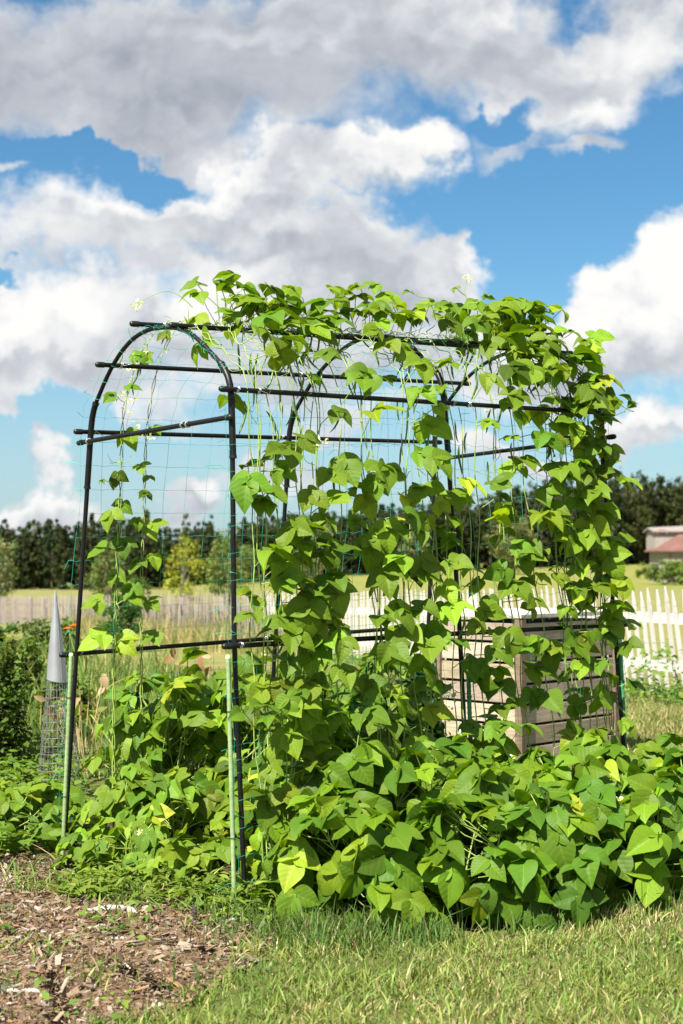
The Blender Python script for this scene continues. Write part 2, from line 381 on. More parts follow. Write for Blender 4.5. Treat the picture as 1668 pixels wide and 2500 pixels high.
for h in (0,):                                       # twine lacing on the near hoop
    for q in np.arange(22, 60, 3.1):
        P = surf(0, q); t = norm(surf(0, q + .4) - surf(0, q - .4)); u = norm(np.cross(t, HX[0])); w = np.cross(t, u)
        a = np.linspace(0, 7.5, 16); tube(net, P + .0115 * (np.cos(a)[:, None] * u + np.sin(a)[:, None] * w) + t * (a / 7.5)[:, None] * .02, .0009, 3, cap=False)
    for q in np.arange(61, 79, 2.2):
        P = surf(0, q); t = np.array([0, 0, 1.]); u = HX[0]; w = HU[0]
        a = np.linspace(0, 7.0, 14); tube(net, P + .0125 * (np.cos(a)[:, None] * u + np.sin(a)[:, None] * w) + t * (a / 7)[:, None] * rnd.uniform(-.04, .04), .0009, 3, cap=False)
tag(net.build('garden_netting', M['net']), 'green twine netting with square holes stretched over the black tunnel frame', 'netting')

# stakes lashed beside the posts
def stake(p, q, r, m, label, notch=True):
    root = thing('plant_stake', (p[0], p[1], 0), label, 'stake', 'stakes beside the trellis posts')
    P = np.linspace(p, q, 120); rr = r * (1 + (.10 * (np.arange(120) % 3 == 0) if notch else 0)); mb = MB(); tube(mb, P, rr, 12); rel(mb, 'shaft', M[m], root)
    d = norm(q - p); mb = MB(); tube(mb, [q - d * .004, q + d * .006, q + d * .010], [r * 1.15, r * 1.12, r * .7], 12); rel(mb, 'cap', M['stake_tip'], root)
    for t in (.35, .8):
        c = p + (q - p) * t; mb = MB(); a = np.linspace(0, 9, 24); u = HU[0]; w = HX[0]
        tube(mb, c + np.array([0, 0, 0]) + r * 1.3 * (np.cos(a)[:, None] * u + np.sin(a)[:, None] * w) + np.array([0, 0, 1]) * (a / 9)[:, None] * .01, .0012, 4); rel(mb, 'tie', M['cap'], root)
stake(at(575, 2260, 5.12) - [0, 0, .05], at(557, 1606, 5.27), .0078, 'stake', 'pale green ribbed stake tied to the front right post of the trellis')
stake(at(151, 2106, 5.98) - [0, 0, .05], at(174, 1600, 6.05), .0080, 'stake', 'pale green ribbed stake tied to the front left post beside the metal cone')
stake(at(1160, 2095, 5.93) - [0, 0, .05], at(1142, 1600, 5.96), .0085, 'stake_dark', 'dark green stake behind the middle post in front of the wooden bin')
stake(at(1538, 2040, 6.43) - [0, 0, .05], at(1514, 1567, 6.45), .0085, 'stake_dark', 'dark green stake against the far right post near the white fence')
stake(at(650, 2000, 6.7) - [0, 0, .05], at(662, 1668, 6.7), .0075, 'stake', 'pale green stake half hidden in leaves inside the tunnel')


# ------------------------------------------------------------------ world: Nishita sky with cumulus, one sun
def build_world():
    w = bpy.data.worlds.new('World'); SC.world = w; w.use_nodes = True; nt = w.node_tree; nt.nodes.clear()
    out = N(nt, 'ShaderNodeOutputWorld'); bg = N(nt, 'ShaderNodeBackground', i_Strength=.054); L(nt, bg.outputs[0], out.inputs[0])
    sky = N(nt, 'ShaderNodeTexSky', sky_type='NISHITA', sun_disc=False, sun_elevation=SUN_E, sun_rotation=math.atan2(SUN[0], SUN[1]) % (2 * math.pi), altitude=200, air_density=1.0, dust_density=.6, ozone_density=2.0)
    hs = N(nt, 'ShaderNodeHueSaturation', i_Saturation=1.15, i_Value=.95); L(nt, mixc(nt, 1.0, sky.outputs[0], (.80, 1.0, 1.04), 'MULTIPLY'), hs.inputs['Color'])
    d = coords(nt, 'Generated'); s = N(nt, 'ShaderNodeSeparateXYZ'); L(nt, d, s.inputs[0])
    ay = math_(nt, 'MAXIMUM', math_(nt, 'ABSOLUTE', s.outputs[1]), .12)
    X = math_(nt, 'DIVIDE', s.outputs[0], ay); Z = math_(nt, 'DIVIDE', s.outputs[2], ay)
    P = N(nt, 'ShaderNodeCombineXYZ'); L(nt, X, P.inputs[0]); L(nt, Z, P.inputs[1]); P = P.outputs[0]
    # domain warp so the cloud outlines billow
    wn = N(nt, 'ShaderNodeTexNoise', noise_dimensions='2D', i_Scale=5.5, i_Detail=6, i_Roughness=.58); L(nt, P, wn.inputs['Vector'])
    ws = N(nt, 'ShaderNodeVectorMath', operation='SUBTRACT'); L(nt, wn.outputs['Color'], ws.inputs[0]); ws.inputs[1].default_value = (.5, .5, .5)
    wm = N(nt, 'ShaderNodeVectorMath', operation='SCALE'); L(nt, ws.outputs[0], wm.inputs[0]); wm.inputs['Scale'].default_value = .20
    wa = N(nt, 'ShaderNodeVectorMath', operation='ADD'); L(nt, P, wa.inputs[0]); L(nt, wm.outputs[0], wa.inputs[1]); PW = wa.outputs[0]
    def D(x, y): return ((x - 784) / 3478, (1277 - y) / 3478)          # direction of a place in the sky
    def blob(vec, x, y, rx, ry, ang=0, soft=1.0):
        mp = N(nt, 'ShaderNodeMapping', vector_type='TEXTURE'); c = D(x, y)
        mp.inputs['Location'].default_value = (c[0], c[1], 0); mp.inputs['Rotation'].default_value = (0, 0, R(ang)); mp.inputs['Scale'].default_value = (rx / 3478, ry / 3478, 1)
        L(nt, vec, mp.inputs[0]); ln = N(nt, 'ShaderNodeVectorMath', operation='LENGTH'); L(nt, mp.outputs[0], ln.inputs[0])
        return math_(nt, 'SUBTRACT', 1.0, ln.outputs['Value'])
    def union(vec, lst):
        r = None
        for b in lst:
            o = blob(vec, *b[:5]); o = math_(nt, 'MULTIPLY', o, b[5]) if len(b) > 5 else o
            r = o if r is None else math_(nt, 'SMOOTH_MAX', r, o, .12)
        return r
    clouds = CLOUDS
    cov = union(PW, clouds)
    hole = union(PW, HOLES)
    cov = math_(nt, 'SUBTRACT', cov, math_(nt, 'MULTIPLY', math_(nt, 'MAXIMUM', hole, 0), 1.15))
    st = N(nt, 'ShaderNodeMapping'); st.inputs['Scale'].default_value = (1, 1.35, 1); L(nt, P, st.inputs[0])
    n1 = N(nt, 'ShaderNodeTexNoise', noise_dimensions='2D', i_Scale=8, i_Detail=9, i_Roughness=.57, i_Distortion=.25); L(nt, st.outputs[0], n1.inputs['Vector'])
    # elsewhere in the sky, clouds by noise alone
    far = N(nt, 'ShaderNodeTexNoise', i_Scale=3, i_Detail=5); L(nt, d, far.inputs['Vector'])
    inside = N(nt, 'ShaderNodeMapRange', interpolation_type='SMOOTHSTEP', i_1=.75, i_2=.45); L(nt, math_(nt, 'MAXIMUM', math_(nt, 'ABSOLUTE', X), math_(nt, 'SUBTRACT', Z, 0.05)), inside.inputs[0])
    fc = math_(nt, 'MULTIPLY', math_(nt, 'SUBTRACT', far.outputs[0], .43), 3.0)
    mx = N(nt, 'ShaderNodeMix', data_type='FLOAT'); L(nt, math_(nt, 'MULTIPLY', inside.outputs[0], math_(nt, 'GREATER_THAN', s.outputs[1], .1)), mx.inputs[0]); L(nt, fc, mx.inputs[2]); L(nt, cov, mx.inputs[3]); cov = mx.outputs[0]
    vb = N(nt, 'ShaderNodeTexVoronoi', feature='SMOOTH_F1', voronoi_dimensions='2D', i_Scale=15, i_Detail=2.0, i_Roughness=.55, i_Smoothness=.35, normalize=True); L(nt, wa.outputs[0], vb.inputs['Vector'])
    billow = math_(nt, 'SUBTRACT', .42, vb.outputs['Distance'])
    dens = math_(nt, 'ADD', cov, math_(nt, 'MULTIPLY', math_(nt, 'SUBTRACT', n1.outputs[0], .5), 1.15))
    dens = math_(nt, 'ADD', dens, math_(nt, 'MULTIPLY', billow, .38))
    mask = N(nt, 'ShaderNodeMapRange', interpolation_type='SMOOTHSTEP', i_1=-.10, i_2=.44); L(nt, dens, mask.inputs[0])
    # relief: density here minus density a step toward the light (up and to the left)
    of = N(nt, 'ShaderNodeVectorMath', operation='ADD'); L(nt, st.outputs[0], of.inputs[0]); of.inputs[1].default_value = (-.006, .020, 0)
    n2 = N(nt, 'ShaderNodeTexNoise', noise_dimensions='2D', i_Scale=8, i_Detail=6, i_Roughness=.52, i_Distortion=.25); L(nt, of.outputs[0], n2.inputs['Vector'])
    of2 = N(nt, 'ShaderNodeVectorMath', operation='ADD'); L(nt, wa.outputs[0], of2.inputs[0]); of2.inputs[1].default_value = (-.004, .011, 0)
    vb2 = N(nt, 'ShaderNodeTexVoronoi', feature='SMOOTH_F1', voronoi_dimensions='2D', i_Scale=15, i_Detail=2.0, i_Roughness=.55, i_Smoothness=.35, normalize=True); L(nt, of2.outputs[0], vb2.inputs['Vector'])
    relief = math_(nt, 'ADD', math_(nt, 'MULTIPLY', math_(nt, 'SUBTRACT', n1.outputs[0], n2.outputs[0]), 1.0), math_(nt, 'MULTIPLY', math_(nt, 'SUBTRACT', vb2.outputs['Distance'], vb.outputs['Distance']), .55))
    dk = union(PW, DARKS); dk = math_(nt, 'MINIMUM', math_(nt, 'MULTIPLY', math_(nt, 'MAXIMUM', dk, 0), 1.5), 1.0); relief = math_(nt, 'MULTIPLY', relief, math_(nt, 'SUBTRACT', 1.0, math_(nt, 'MULTIPLY', dk, .30)))
    br = union(PW, BRIGHTS); br = math_(nt, 'MAXIMUM', br, 0)
    lum = math_(nt, 'ADD', math_(nt, 'ADD', .665, relief), math_(nt, 'SUBTRACT', math_(nt, 'MULTIPLY', br, .55), math_(nt, 'MULTIPLY', dk, .17)))
    thick = N(nt, 'ShaderNodeMapRange', i_1=.1, i_2=1.1, i_3=.06, i_4=-.10); L(nt, dens, thick.inputs[0])
    lum = math_(nt, 'ADD', lum, thick.outputs[0])
    cc = ramp(nt, lum, CLOUDRAMP)
    cs = N(nt, 'ShaderNodeVectorMath', operation='SCALE'); L(nt, cc, cs.inputs[0]); cs.inputs['Scale'].default_value = CLOUD_GAIN
    # whitish air near the horizon
    hz = N(nt, 'ShaderNodeMapRange', interpolation_type='SMOOTHSTEP', i_1=.20, i_2=0.0, i_3=0, i_4=.62); L(nt, Z, hz.inputs[0])
    base = mixc(nt, hz.outputs[0], hs.outputs[0], (3.4, 4.6, 5.6))
    L(nt, mixc(nt, mask.outputs[0], base, cs.outputs[0]), bg.inputs[0])
    w.cycles.sampling_method = 'MANUAL'; w.cycles.sample_map_resolution = 1024
CLOUDS = [  # x, y, rx, ry, angle, weight
 (1250, 40, 420, 150, 0), (1160, 735, 320, 140, 0, 2.0), (1400, 740, 280, 130, 10, 1.4), (1290, 60, 200, 110, 0, 1.3), (800, 650, 380, 100, 0, 1.2), (80, 880, 260, 110, 0), (620, 640, 500, 100, 0),
 (250, 120, 900, 230, 0), (900, 60, 700, 190, 0), (1400, 60, 500, 190, 8), (300, 300, 300, 110, -10, .9), (1370, 215, 200, 75, 12, .55), (1310, 335, 160, 48, 5, .5), (1070, 300, 120, 85, 20, .42),
 (640, 420, 330, 120, 18), (300, 540, 450, 130, 12), (820, 360, 170, 80, 25), (950, 585, 230, 75, 0), (620, 580, 330, 90, 8), (20, 420, 80, 55, 0, .7), (700, 680, 400, 90, 0),
 (200, 820, 420, 170, 0), (560, 800, 300, 130, 0), (900, 800, 420, 140, 0), (1300, 770, 330, 140, 0), (1540, 700, 190, 180, 0), (1500, 960, 180, 75, 12, .9), (1150, 700, 200, 80, 0),
 (90, 1115, 140, 60, 0, .8), (440, 1130, 140, 60, 15, .8), (80, 1045, 60, 25, 0, .5), (1150, 1010, 90, 40, 0, .6), (700, 1100, 150, 50, 0, .5), (930, 960, 140, 40, 0, .6)]
HOLES = [(140, 395, 270, 65, -5, .85), (1250, 470, 360, 150, 0, 1), (1090, 215, 120, 60, 30, .55), (1010, 215, 70, 35, 25, .5), (20, 700, 70, 40, 0, .8), (1235, 650, 60, 40, 0, .8), (1020, 455, 90, 60, 30, .9), (300, 1010, 420, 60, 0, .8), (1250, 960, 140, 60, 0, .5)]
DARKS = [(200, 110, 760, 260, 0, 1.3), (620, 170, 460, 160, 6, 1.1), (1100, 90, 420, 110, 0, .6), (250, 330, 300, 70, -8, .9), (1350, 330, 150, 40, 0, .7), (560, 590, 300, 60, 5, .4), (200, 910, 420, 60, 0, .45), (1330, 830, 260, 50, 0, .7), (850, 640, 300, 40, 0, .5), (300, 640, 400, 50, 0, .5), (1150, 120, 300, 60, 0, .5), (750, 880, 400, 60, 0, .6), (1500, 1000, 180, 30, 0, .5)]
BRIGHTS = [(480, 400, 220, 60, 20, 1), (850, 330, 150, 90, 25, 1), (130, 500, 200, 60, 20, .8), (130, 780, 260, 120, 0, 1), (540, 640, 200, 60, 0, .6), (560, 730, 300, 90, 0, .7), (1080, 560, 130, 40, 0, .7), (1500, 660, 200, 150, 0, 1.2), (1230, 690, 180, 80, 0, 1), (1520, 940, 160, 50, 0, .9), (500, 1110, 80, 40, 20, .7), (90, 1090, 130, 40, 0, .5), (1400, 200, 150, 60, 0, .6), (700, 60, 500, 50, 0, .3), (1500, 60, 200, 100, 0, .4)]
CLOUDRAMP = [(.0, (.27, .31, .38)), (.3, (.37, .405, .47)), (.55, (.60, .635, .69)), (.8, (.90, .91, .92)), (1.0, (1.05, 1.04, 1.02))]
CLOUD_GAIN = 7.2
build_world()
sd = bpy.data.lights.new('sun', 'SUN'); sd.energy = 5.0; sd.angle = R(.53); sd.color = (1, .95, .86)
so = bpy.data.objects.new('sun', sd); COL.objects.link(so)
so.rotation_euler = Vector(tuple(-SUN)).to_track_quat('-Z', 'Y').to_euler(); so.location = (-6, -6, 12)
vs = SC.view_settings; vs.view_transform = 'Standard'; vs.look = 'None'; vs.exposure = 1.30; vs.gamma = 1; vs.use_curve_mapping = False
SC.render.engine = 'CYCLES'; SC.cycles.max_bounces = 8; SC.cycles.transparent_max_bounces = 6; SC.cycles.use_denoising = True
try: SC.cycles.denoiser = 'OPENIMAGEDENOISE'
except Exception: pass
# ------------------------------------------------------------------ ground, field, mulch, bed
def sstep(a, b, x): t = np.clip((np.asarray(x, float) - a) / (b - a), 0, 1); return t * t * (3 - 2 * t)
def gz(x, y):
    y = np.asarray(y, float)
    near = np.clip(y - 13.5, 0, 1e9); z = -.0285 * np.minimum(near, 40) * sstep(12, 18, y + 0 * np.asarray(x))
    return z + sstep(130, 330, y) * 1.15 + .006 * np.sin(np.asarray(x) * 3.1 + 1) * np.sin(y * 2.3)
def sheet(name, m, xs, ys, dz=0, mask=None):
    X, Y = np.meshgrid(xs, ys); Z = gz(X, Y) + dz; V = np.stack([X, Y, Z], -1).reshape(-1, 3); q = len(xs)
    i = np.arange(len(ys) - 1)[:, None] * q; j = np.arange(q - 1)[None]
    f = np.stack([i + j, i + j + 1, i + q + j + 1, i + q + j], -1).reshape(-1, 4)
    mb = MB(); mb.add(V, f); o = mb.build(name, m); return tag(o, kind='structure')
def ground_mat():
    m, nt, out = mat('ground_grass'); b = N(nt, 'ShaderNodeBsdfPrincipled', i_Roughness=.9); b.inputs['Specular IOR Level'].default_value = .1
    v = coords(nt); s = N(nt, 'ShaderNodeSeparateXYZ'); L(nt, v, s.inputs[0]); y = s.outputs[1]
    n = noise(nt, v, 18, 8, .7); n2 = noise(nt, v, 1.3, 4, .6); n3 = noise(nt, v, .12, 5, .6)
    nf = noise(nt, stretch(nt, v, (.6, .16, 1)), 3.0, 6, .65)
    lawn = ramp(nt, math_(nt, 'ADD', math_(nt, 'MULTIPLY', n, .6), math_(nt, 'MULTIPLY', n2, .4)), [(.3, (.04, .06, .015)), (.5, (.10, .11, .03)), (.7, (.20, .17, .07))])
    mown = ramp(nt, math_(nt, 'ADD', math_(nt, 'MULTIPLY', n2, .5), math_(nt, 'MULTIPLY', nf, .5)), [(.3, (.12, .14, .04)), (.55, (.20, .19, .065)), (.75, (.28, .22, .09))])
    mead = ramp(nt, math_(nt, 'ADD', math_(nt, 'MULTIPLY', n3, .5), math_(nt, 'MULTIPLY', nf, .5)), [(.3, (.11, .145, .03)), (.5, (.18, .19, .045)), (.72, (.28, .215, .08))])
    a = N(nt, 'ShaderNodeMapRange', interpolation_type='SMOOTHSTEP', i_1=11, i_2=20); L(nt, y, a.inputs[0])
    w = N(nt, 'ShaderNodeMapRange', interpolation_type='SMOOTHSTEP', i_1=112, i_2=120); L(nt, math_(nt, 'ADD', y, math_(nt, 'MULTIPLY', n3, 14)), w.inputs[0])
    c = mixc(nt, w.outputs[0], mixc(nt, a.outputs[0], lawn, mown), mead)
    L(nt, c, b.inputs['Base Color']); bn = N(nt, 'ShaderNodeBump', i_Strength=.6, i_Distance=.02); L(nt, n, bn.inputs['Height']); L(nt, bn.outputs[0], b.inputs['Normal'])
    L(nt, b.outputs[0], out.inputs[0]); return m
xs = np.unique(np.r_[np.arange(-8, 8.01, .25), np.array([-12, -20, -35, -60, -100, -180, -320, -600, -1200, -2500]), -np.array([-12, -20, -35, -60, -100, -180, -320, -600, -1200, -2500])])
ys = np.r_[np.array([-40, -12, -4, 0, 2]), np.arange(3, 20, .25), np.arange(20, 60, 1.0), np.arange(60, 360, 6), np.array([420, 600, 1000, 1800, 3500])]
sheet('ground', ground_mat(), xs, ys)

def soil_mat(name, stops, sc):
    m, nt, out = mat(name); b = N(nt, 'ShaderNodeBsdfPrincipled', i_Roughness=.95); b.inputs['Specular IOR Level'].default_value = .1
    v = coords(nt); n = noise(nt, v, sc, 9, .75); vo = N(nt, 'ShaderNodeTexVoronoi', i_Scale=sc * 1.6, i_Randomness=1); L(nt, v, vo.inputs['Vector'])
    k = math_(nt, 'ADD', math_(nt, 'MULTIPLY', n, .7), math_(nt, 'MULTIPLY', vo.outputs['Distance'], .35)); L(nt, ramp(nt, k, stops), b.inputs['Base Color'])
    bn = N(nt, 'ShaderNodeBump', i_Strength=1, i_Distance=.015); L(nt, k, bn.inputs['Height']); L(nt, bn.outputs[0], b.inputs['Normal']); L(nt, b.outputs[0], out.inputs[0]); return m
def patch(name, m, poly, dz, step=.05, rough=.05):
    """irregular ground patch as a fan of rings"""
    P = np.array(poly, float); c = P.mean(0); Pq = resample(np.c_[np.r_[P, P[:1]], np.zeros(len(P) + 1)], 160)[:-1, :2]
    Pq = Pq + np.array([[rnd.gauss(0, rough), rnd.gauss(0, rough)] for _ in Pq]) * .6
    rings = np.linspace(0, 1, 9)[1:]; V = [[*c, 0]]; 
    for r in rings: V += [[*(c + (p - c) * r), 0] for p in Pq]
    V = np.array(V); V[:, 2] = gz(V[:, 0], V[:, 1]) + dz * (1 - .0)
    n = len(Pq); mb = MB(); k = np.arange(n); k2 = (k + 1) % n
    mb.add(V, np.stack([0 * k, 1 + k, 1 + k2], 1)); 
    for r in range(len(rings) - 1): mb.f.append(np.stack([1 + r * n + k, 1 + (r + 1) * n + k, 1 + (r + 1) * n + k2, 1 + r * n + k2], 1)); mb.m.append(np.zeros(n))
    return tag(mb.build(name, m), kind='structure')
MULCH = [(-2.9, 3.2), (-1.0, 3.5), (-.62, 3.85), (-.42, 4.05), (-.31, 4.35), (-.22, 4.68), (-.24, 4.98), (-.34, 5.35), (-.6, 5.8), (-1.3, 6.1), (-1.5, 7.0), (-2.6, 7.2)]
BED = [(-1.45, 5.85), (-.7, 5.45), (-.3, 4.98), (.05, 4.90), (.5, 4.93), (1.1, 5.30), (2.2, 5.95), (2.3, 6.6), (1.3, 6.9), (.6, 7.6), (-.2, 7.4), (-1.5, 6.7)]
patch('mulch_path', soil_mat('mulch', [(.25, (.04, .024, .013)), (.5, (.15, .095, .055)), (.75, (.30, .22, .145))], 26), MULCH, .005)
patch('garden_bed', soil_mat('bed_soil', [(.3, (.03, .02, .013)), (.6, (.08, .055, .035)), (.8, (.15, .11, .07))], 22), BED, .010)
def inside(poly, x, y):
    P = np.array(poly); x = np.asarray(x); y = np.asarray(y); r = np.zeros(x.shape, bool); n = len(P)
    for i in range(n):
        x0, y0 = P[i]; x1, y1 = P[(i + 1) % n]; c = (y0 > y) != (y1 > y)
        r ^= c & (x < (x1 - x0) * (y - y0) / (y1 - y0 + 1e-12) + x0)
    return r
def vnoise(x, y, seed=0):
    r = np.random.default_rng(seed); o = 0
    for k in range(5):
        a = r.uniform(0, 6.28, 3); f = 1.7 ** k
        o = o + np.sin((x * math.cos(a[0]) + y * math.sin(a[0])) * f * 2.1 + a[1] + 1.3 * np.sin((y * math.cos(a[0]) - x * math.sin(a[0])) * f * 1.7 + a[2])) / (k + 1) ** .7
    return o / 2.2
def blades(name, pts, h, w, cols, m='grass', lean=.5, seg=3):
    """grass blades at pts (n,3), heights h, widths w, colours (n,3): one mesh"""
    n = len(pts); a = rng.uniform(0, 2 * np.pi, n); ln = np.abs(rng.normal(0, lean, n)) * h; d = np.stack([np.cos(a), np.sin(a), 0 * a], 1)
    yaw = rng.uniform(0, np.pi, n); sd = np.stack([np.cos(yaw), np.sin(yaw), 0 * a], 1); V = np.zeros((n, 2 * seg + 1, 3))
    for k in range(seg):
        t = k / seg; c = pts + d * (ln * t ** 1.8)[:, None]; c[:, 2] += h * t * (1 - .12 * t); wk = w * (1 - .55 * t ** 2) / 2
        V[:, 2 * k] = c - sd * wk[:, None]; V[:, 2 * k + 1] = c + sd * wk[:, None]
    V[:, -1] = pts + d * ln[:, None]; V[:, -1, 2] += h * .88
    o = np.arange(n)[:, None] * (2 * seg + 1); mb = MB(); q = np.concatenate([o + np.array([[2 * k, 2 * k + 1, 2 * k + 3, 2 * k + 2]]) for k in range(seg - 1)])
    mb.add(V.reshape(-1, 3), q, c=np.repeat(cols, 2 * seg + 1, axis=0)); mb.f.append(o + np.array([[2 * seg - 2, 2 * seg - 1, 2 * seg]])); mb.m.append(np.zeros(n))
    return tag(mb.build(name, M[m]), kind='stuff')
def gcols(n, base, straw, fs, var=.18):
    c = .86 * np.where((rng.random(n) < fs)[:, None], np.array(straw), np.array(base)); return np.clip(c * rng.normal(1, var, (n, 1)) * rng.normal(1, .06, (n, 3)), .005, 1)
# lawn in the foreground
def lawn_points(n, x0, x1, y0, y1):
    x = rng.uniform(x0, x1, n); y = rng.uniform(y0, y1, n); return x, y
x, y = lawn_points(120000, -1.5, 1.9, 3.3, 6.2)
edge = vnoise(x * 4, y * 4, 3) * .05
dM = inside(MULCH, x + edge + .05, y + edge * .6 - .02); dB = inside(BED, x, y + .09 + edge * .5)
thin = dM & (rng.random(len(x)) > .035)
k = ~(thin | dB); x, y = x[k], y[k]; pn = vnoise(x * 1.6, y * 1.6, 5); pf = vnoise(x * 6, y * 6, 9)
keep = rng.random(len(x)) < np.clip(.82 + .5 * pf, .45, 1); x, y, pn, pf = x[keep], y[keep], pn[keep], pf[keep]
n = len(x); H = np.clip(rng.gamma(4, .0066, n) * (1 + .40 * pf), .010, .075); st = rng.random(n) < np.clip(.33 + .27 * pn, .08, .75)
c = np.where(st[:, None], np.array([.42, .365, .175]), np.array([.17, .24, .05]) + np.clip(pf, -.8, .8)[:, None] * np.array([.05, .03, .008])); c = np.clip(c * rng.normal(1, .2, (n, 1)) * rng.normal(1, .07, (n, 3)), .01, 1)
H[st] *= .75
blades('lawn_grass', np.stack([x, y, gz(x, y)], 1), H, rng.uniform(.0026, .0060, n), c, lean=.8)
# lawn farther right, between the row and the white fence
x, y = lawn_points(52000, .9, 4.2, 6.6, 13.0); n = len(x); pf = vnoise(x * 2, y * 2, 12)
c = gcols(n, (.19, .24, .055), (.48, .40, .19), .36); blades('back_lawn_grass', np.stack([x, y, gz(x, y)], 1), np.clip(rng.gamma(4, .009, n), .015, .09), rng.uniform(.004, .009, n), c, lean=.7, seg=2)
x, y = lawn_points(26000, -4.5, 1.2, 8.2, 17); n = len(x)
c = gcols(n, (.13, .22, .04), (.42, .36, .15), .25); blades('garden_path_grass', np.stack([x, y, gz(x, y)], 1), np.clip(rng.gamma(4, .012, n), .02, .12), rng.uniform(.005, .011, n), c, lean=.6, seg=2)
# long grass at the foot of the bean row
def tufts(name, spots, per, hh, base, straw, fs, spread=.05, w=(.003, .006), lean=.45):
    P = []; Hs = []
    for sx, sy, sc in spots:
        q = max(3, int(per * sc)); a = rng.normal(0, spread, (q, 2)); px_, py_ = sx + a[:, 0], sy + a[:, 1]
        P.append(np.stack([px_, py_, gz(px_, py_)], 1)); Hs.append(np.clip(rng.normal(hh, hh * .3, q), .03, 1) * (.6 + .4 * sc))
    P = np.concatenate(P); Hs = np.concatenate(Hs); n = len(P); return blades(name, P, Hs, rng.uniform(*w, n), gcols(n, base, straw, fs), lean=lean, seg=4)
front = np.array([(-.42, 5.12), (-.3, 4.97), (-.1, 4.86), (.1, 4.80), (.35, 4.80), (.6, 4.88), (.9, 5.03), (1.2, 5.2), (1.6, 5.45)])
sp = []
for t in np.sort(rng.uniform(0, len(front) - 1, 34)):
    i = int(t); p = front[i] + (front[min(i + 1, len(front) - 1)] - front[i]) * (t - i) + rng.normal(0, .04, 2)
    sp.append((p[0], p[1], rnd.choice([.25, .4, .6, 1.0])))
for _ in range(34): sp.append((rnd.uniform(-.34, .10), rnd.uniform(4.66, 4.98), rnd.uniform(.3, .9)))
tufts('long_grass', sp, 34, .085, (.10, .185, .035), (.40, .36, .18), .10)
# wood chips on the path
def chips():
    n = 19000; x = rng.uniform(-2.2, -.1, n); y = rng.uniform(3.5, 6.6, n); k = inside(MULCH, x + vnoise(x * 3, y * 3, 4) * .05, y); x, y = x[k], y[k]; n = len(x)
    L_ = np.clip(rng.gamma(2.0, .0082, n), .005, .075); W_ = np.clip(L_ * rng.uniform(.14, .6, n), .003, .022); T_ = rng.uniform(.0012, .005, n)
    a = rng.uniform(0, 6.28, n); til = rng.normal(0, .28, n); u = np.stack([np.cos(a) * np.cos(til), np.sin(a) * np.cos(til), np.sin(til)], 1); r_ = rng.normal(0, .35, n)
    v = np.stack([-np.sin(a), np.cos(a), 0 * a], 1) * np.cos(r_)[:, None]; v[:, 2] = np.sin(r_); w = np.cross(u, v)
    C = np.stack([x, y, gz(x, y) + .006 + rng.uniform(0, .014, n) + np.abs(np.sin(til)) * L_ * .4], 1)
    V = np.zeros((n, 8, 3)); i = 0
    for sz in (-1, 1):
        for sx, sy in ((-1, -1), (1, -1), (1, 1), (-1, 1)):
            jx = rng.uniform(.75, 1, n); V[:, i] = C + u * (sx * L_ / 2 * jx)[:, None] + v * (sy * W_ / 2 * rng.uniform(.5, 1, n))[:, None] + w * (sz * T_ / 2)[:, None]; i += 1
    pal = np.array([(.33, .225, .145), (.235, .155, .10), (.40, .31, .225), (.11, .07, .045), (.46, .39, .315), (.33, .19, .10), (.27, .21, .155)])
    c = pal[rng.choice(7, n, p=[.24, .22, .15, .15, .06, .07, .11])] * np.array([.86, .89, .92]) * rng.normal(1, .14, (n, 1)); c = np.clip(c, .01, .9)
    o = np.arange(n)[:, None] * 8; q = np.concatenate([o + np.array([f]) for f in ([3, 2, 1, 0], [4, 5, 6, 7], [0, 1, 5, 4], [1, 2, 6, 5], [2, 3, 7, 6], [3, 0, 4, 7])])
    mb = MB(); mb.add(V.reshape(-1, 3), q, c=np.repeat(c, 8, axis=0)); return tag(mb.build('wood_chips', M['chip'], smooth=False), kind='stuff')
M['chip'] = simple('wood_chip', (.9, .9, .9), .85, .2, 120, spec=.1, tint=True, bump=.3)
chips()
# dry shreds and straw between the chips
x = rng.uniform(-2.0, -.2, 12000); y = rng.uniform(3.5, 6.2, 12000); k = inside(MULCH, x, y); x, y = x[k], y[k]; n = len(x)
blades('straw_litter', np.stack([x, y, gz(x, y) + .006], 1), rng.uniform(.012, .02, n), rng.uniform(.0012, .0028, n), gcols(n, (.40, .28, .15), (.25, .16, .09), .4), lean=3.2)
M['driftwood'] = simple('weathered_stick', (.38, .33, .28), .85, .3, 18, bump=.5, st=(1, 1, 1))
M['darkwood'] = simple('dark_stub', (.05, .035, .03), .85, .3, 30, bump=.5)
def stick(pts, r, label, m='driftwood', flat=.6):
    P = smooth(resample(pts, 26), 3); P += rng.normal(0, .0016, P.shape); rr = r * (1 + .18 * np.sin(np.linspace(0, 13, 26) + r * 900)) * np.r_[np.linspace(.35, 1, 5), np.ones(14), np.linspace(1, .3, 7)]
    mb = MB(); tube(mb, P, rr, 9); mb.v[0][:, 2] = P[:, 2].mean() + (mb.v[0][:, 2] - P[:, 2].mean()) * 1.0
    tag(mb.build('wood_stick', M[m], loc=P[0]), label, 'stick', 'sticks on the mulch path')
def gp(px, py, dz=0):                                # a point of the near ground seen at a pixel
    d = ray(px, py); t = (dz - EYE) / d[2]; return np.array([0, 0, EYE]) + d * t
stick([gp(205, 2224, .012), gp(260, 2218, .02), gp(310, 2216, .018), gp(338, 2234, .012)], .011, 'longest grey split stick lying across the mulch near the weeds')
stick([gp(172, 2280, .010), gp(225, 2268, .016), gp(282, 2256, .012)], .007, 'slender grey stick lying on the mulch below the longest stick')
stick([gp(255, 2292, .010), gp(300, 2290, .013), gp(348, 2292, .010)], .0055, 'short tan stick lying level on the mulch')
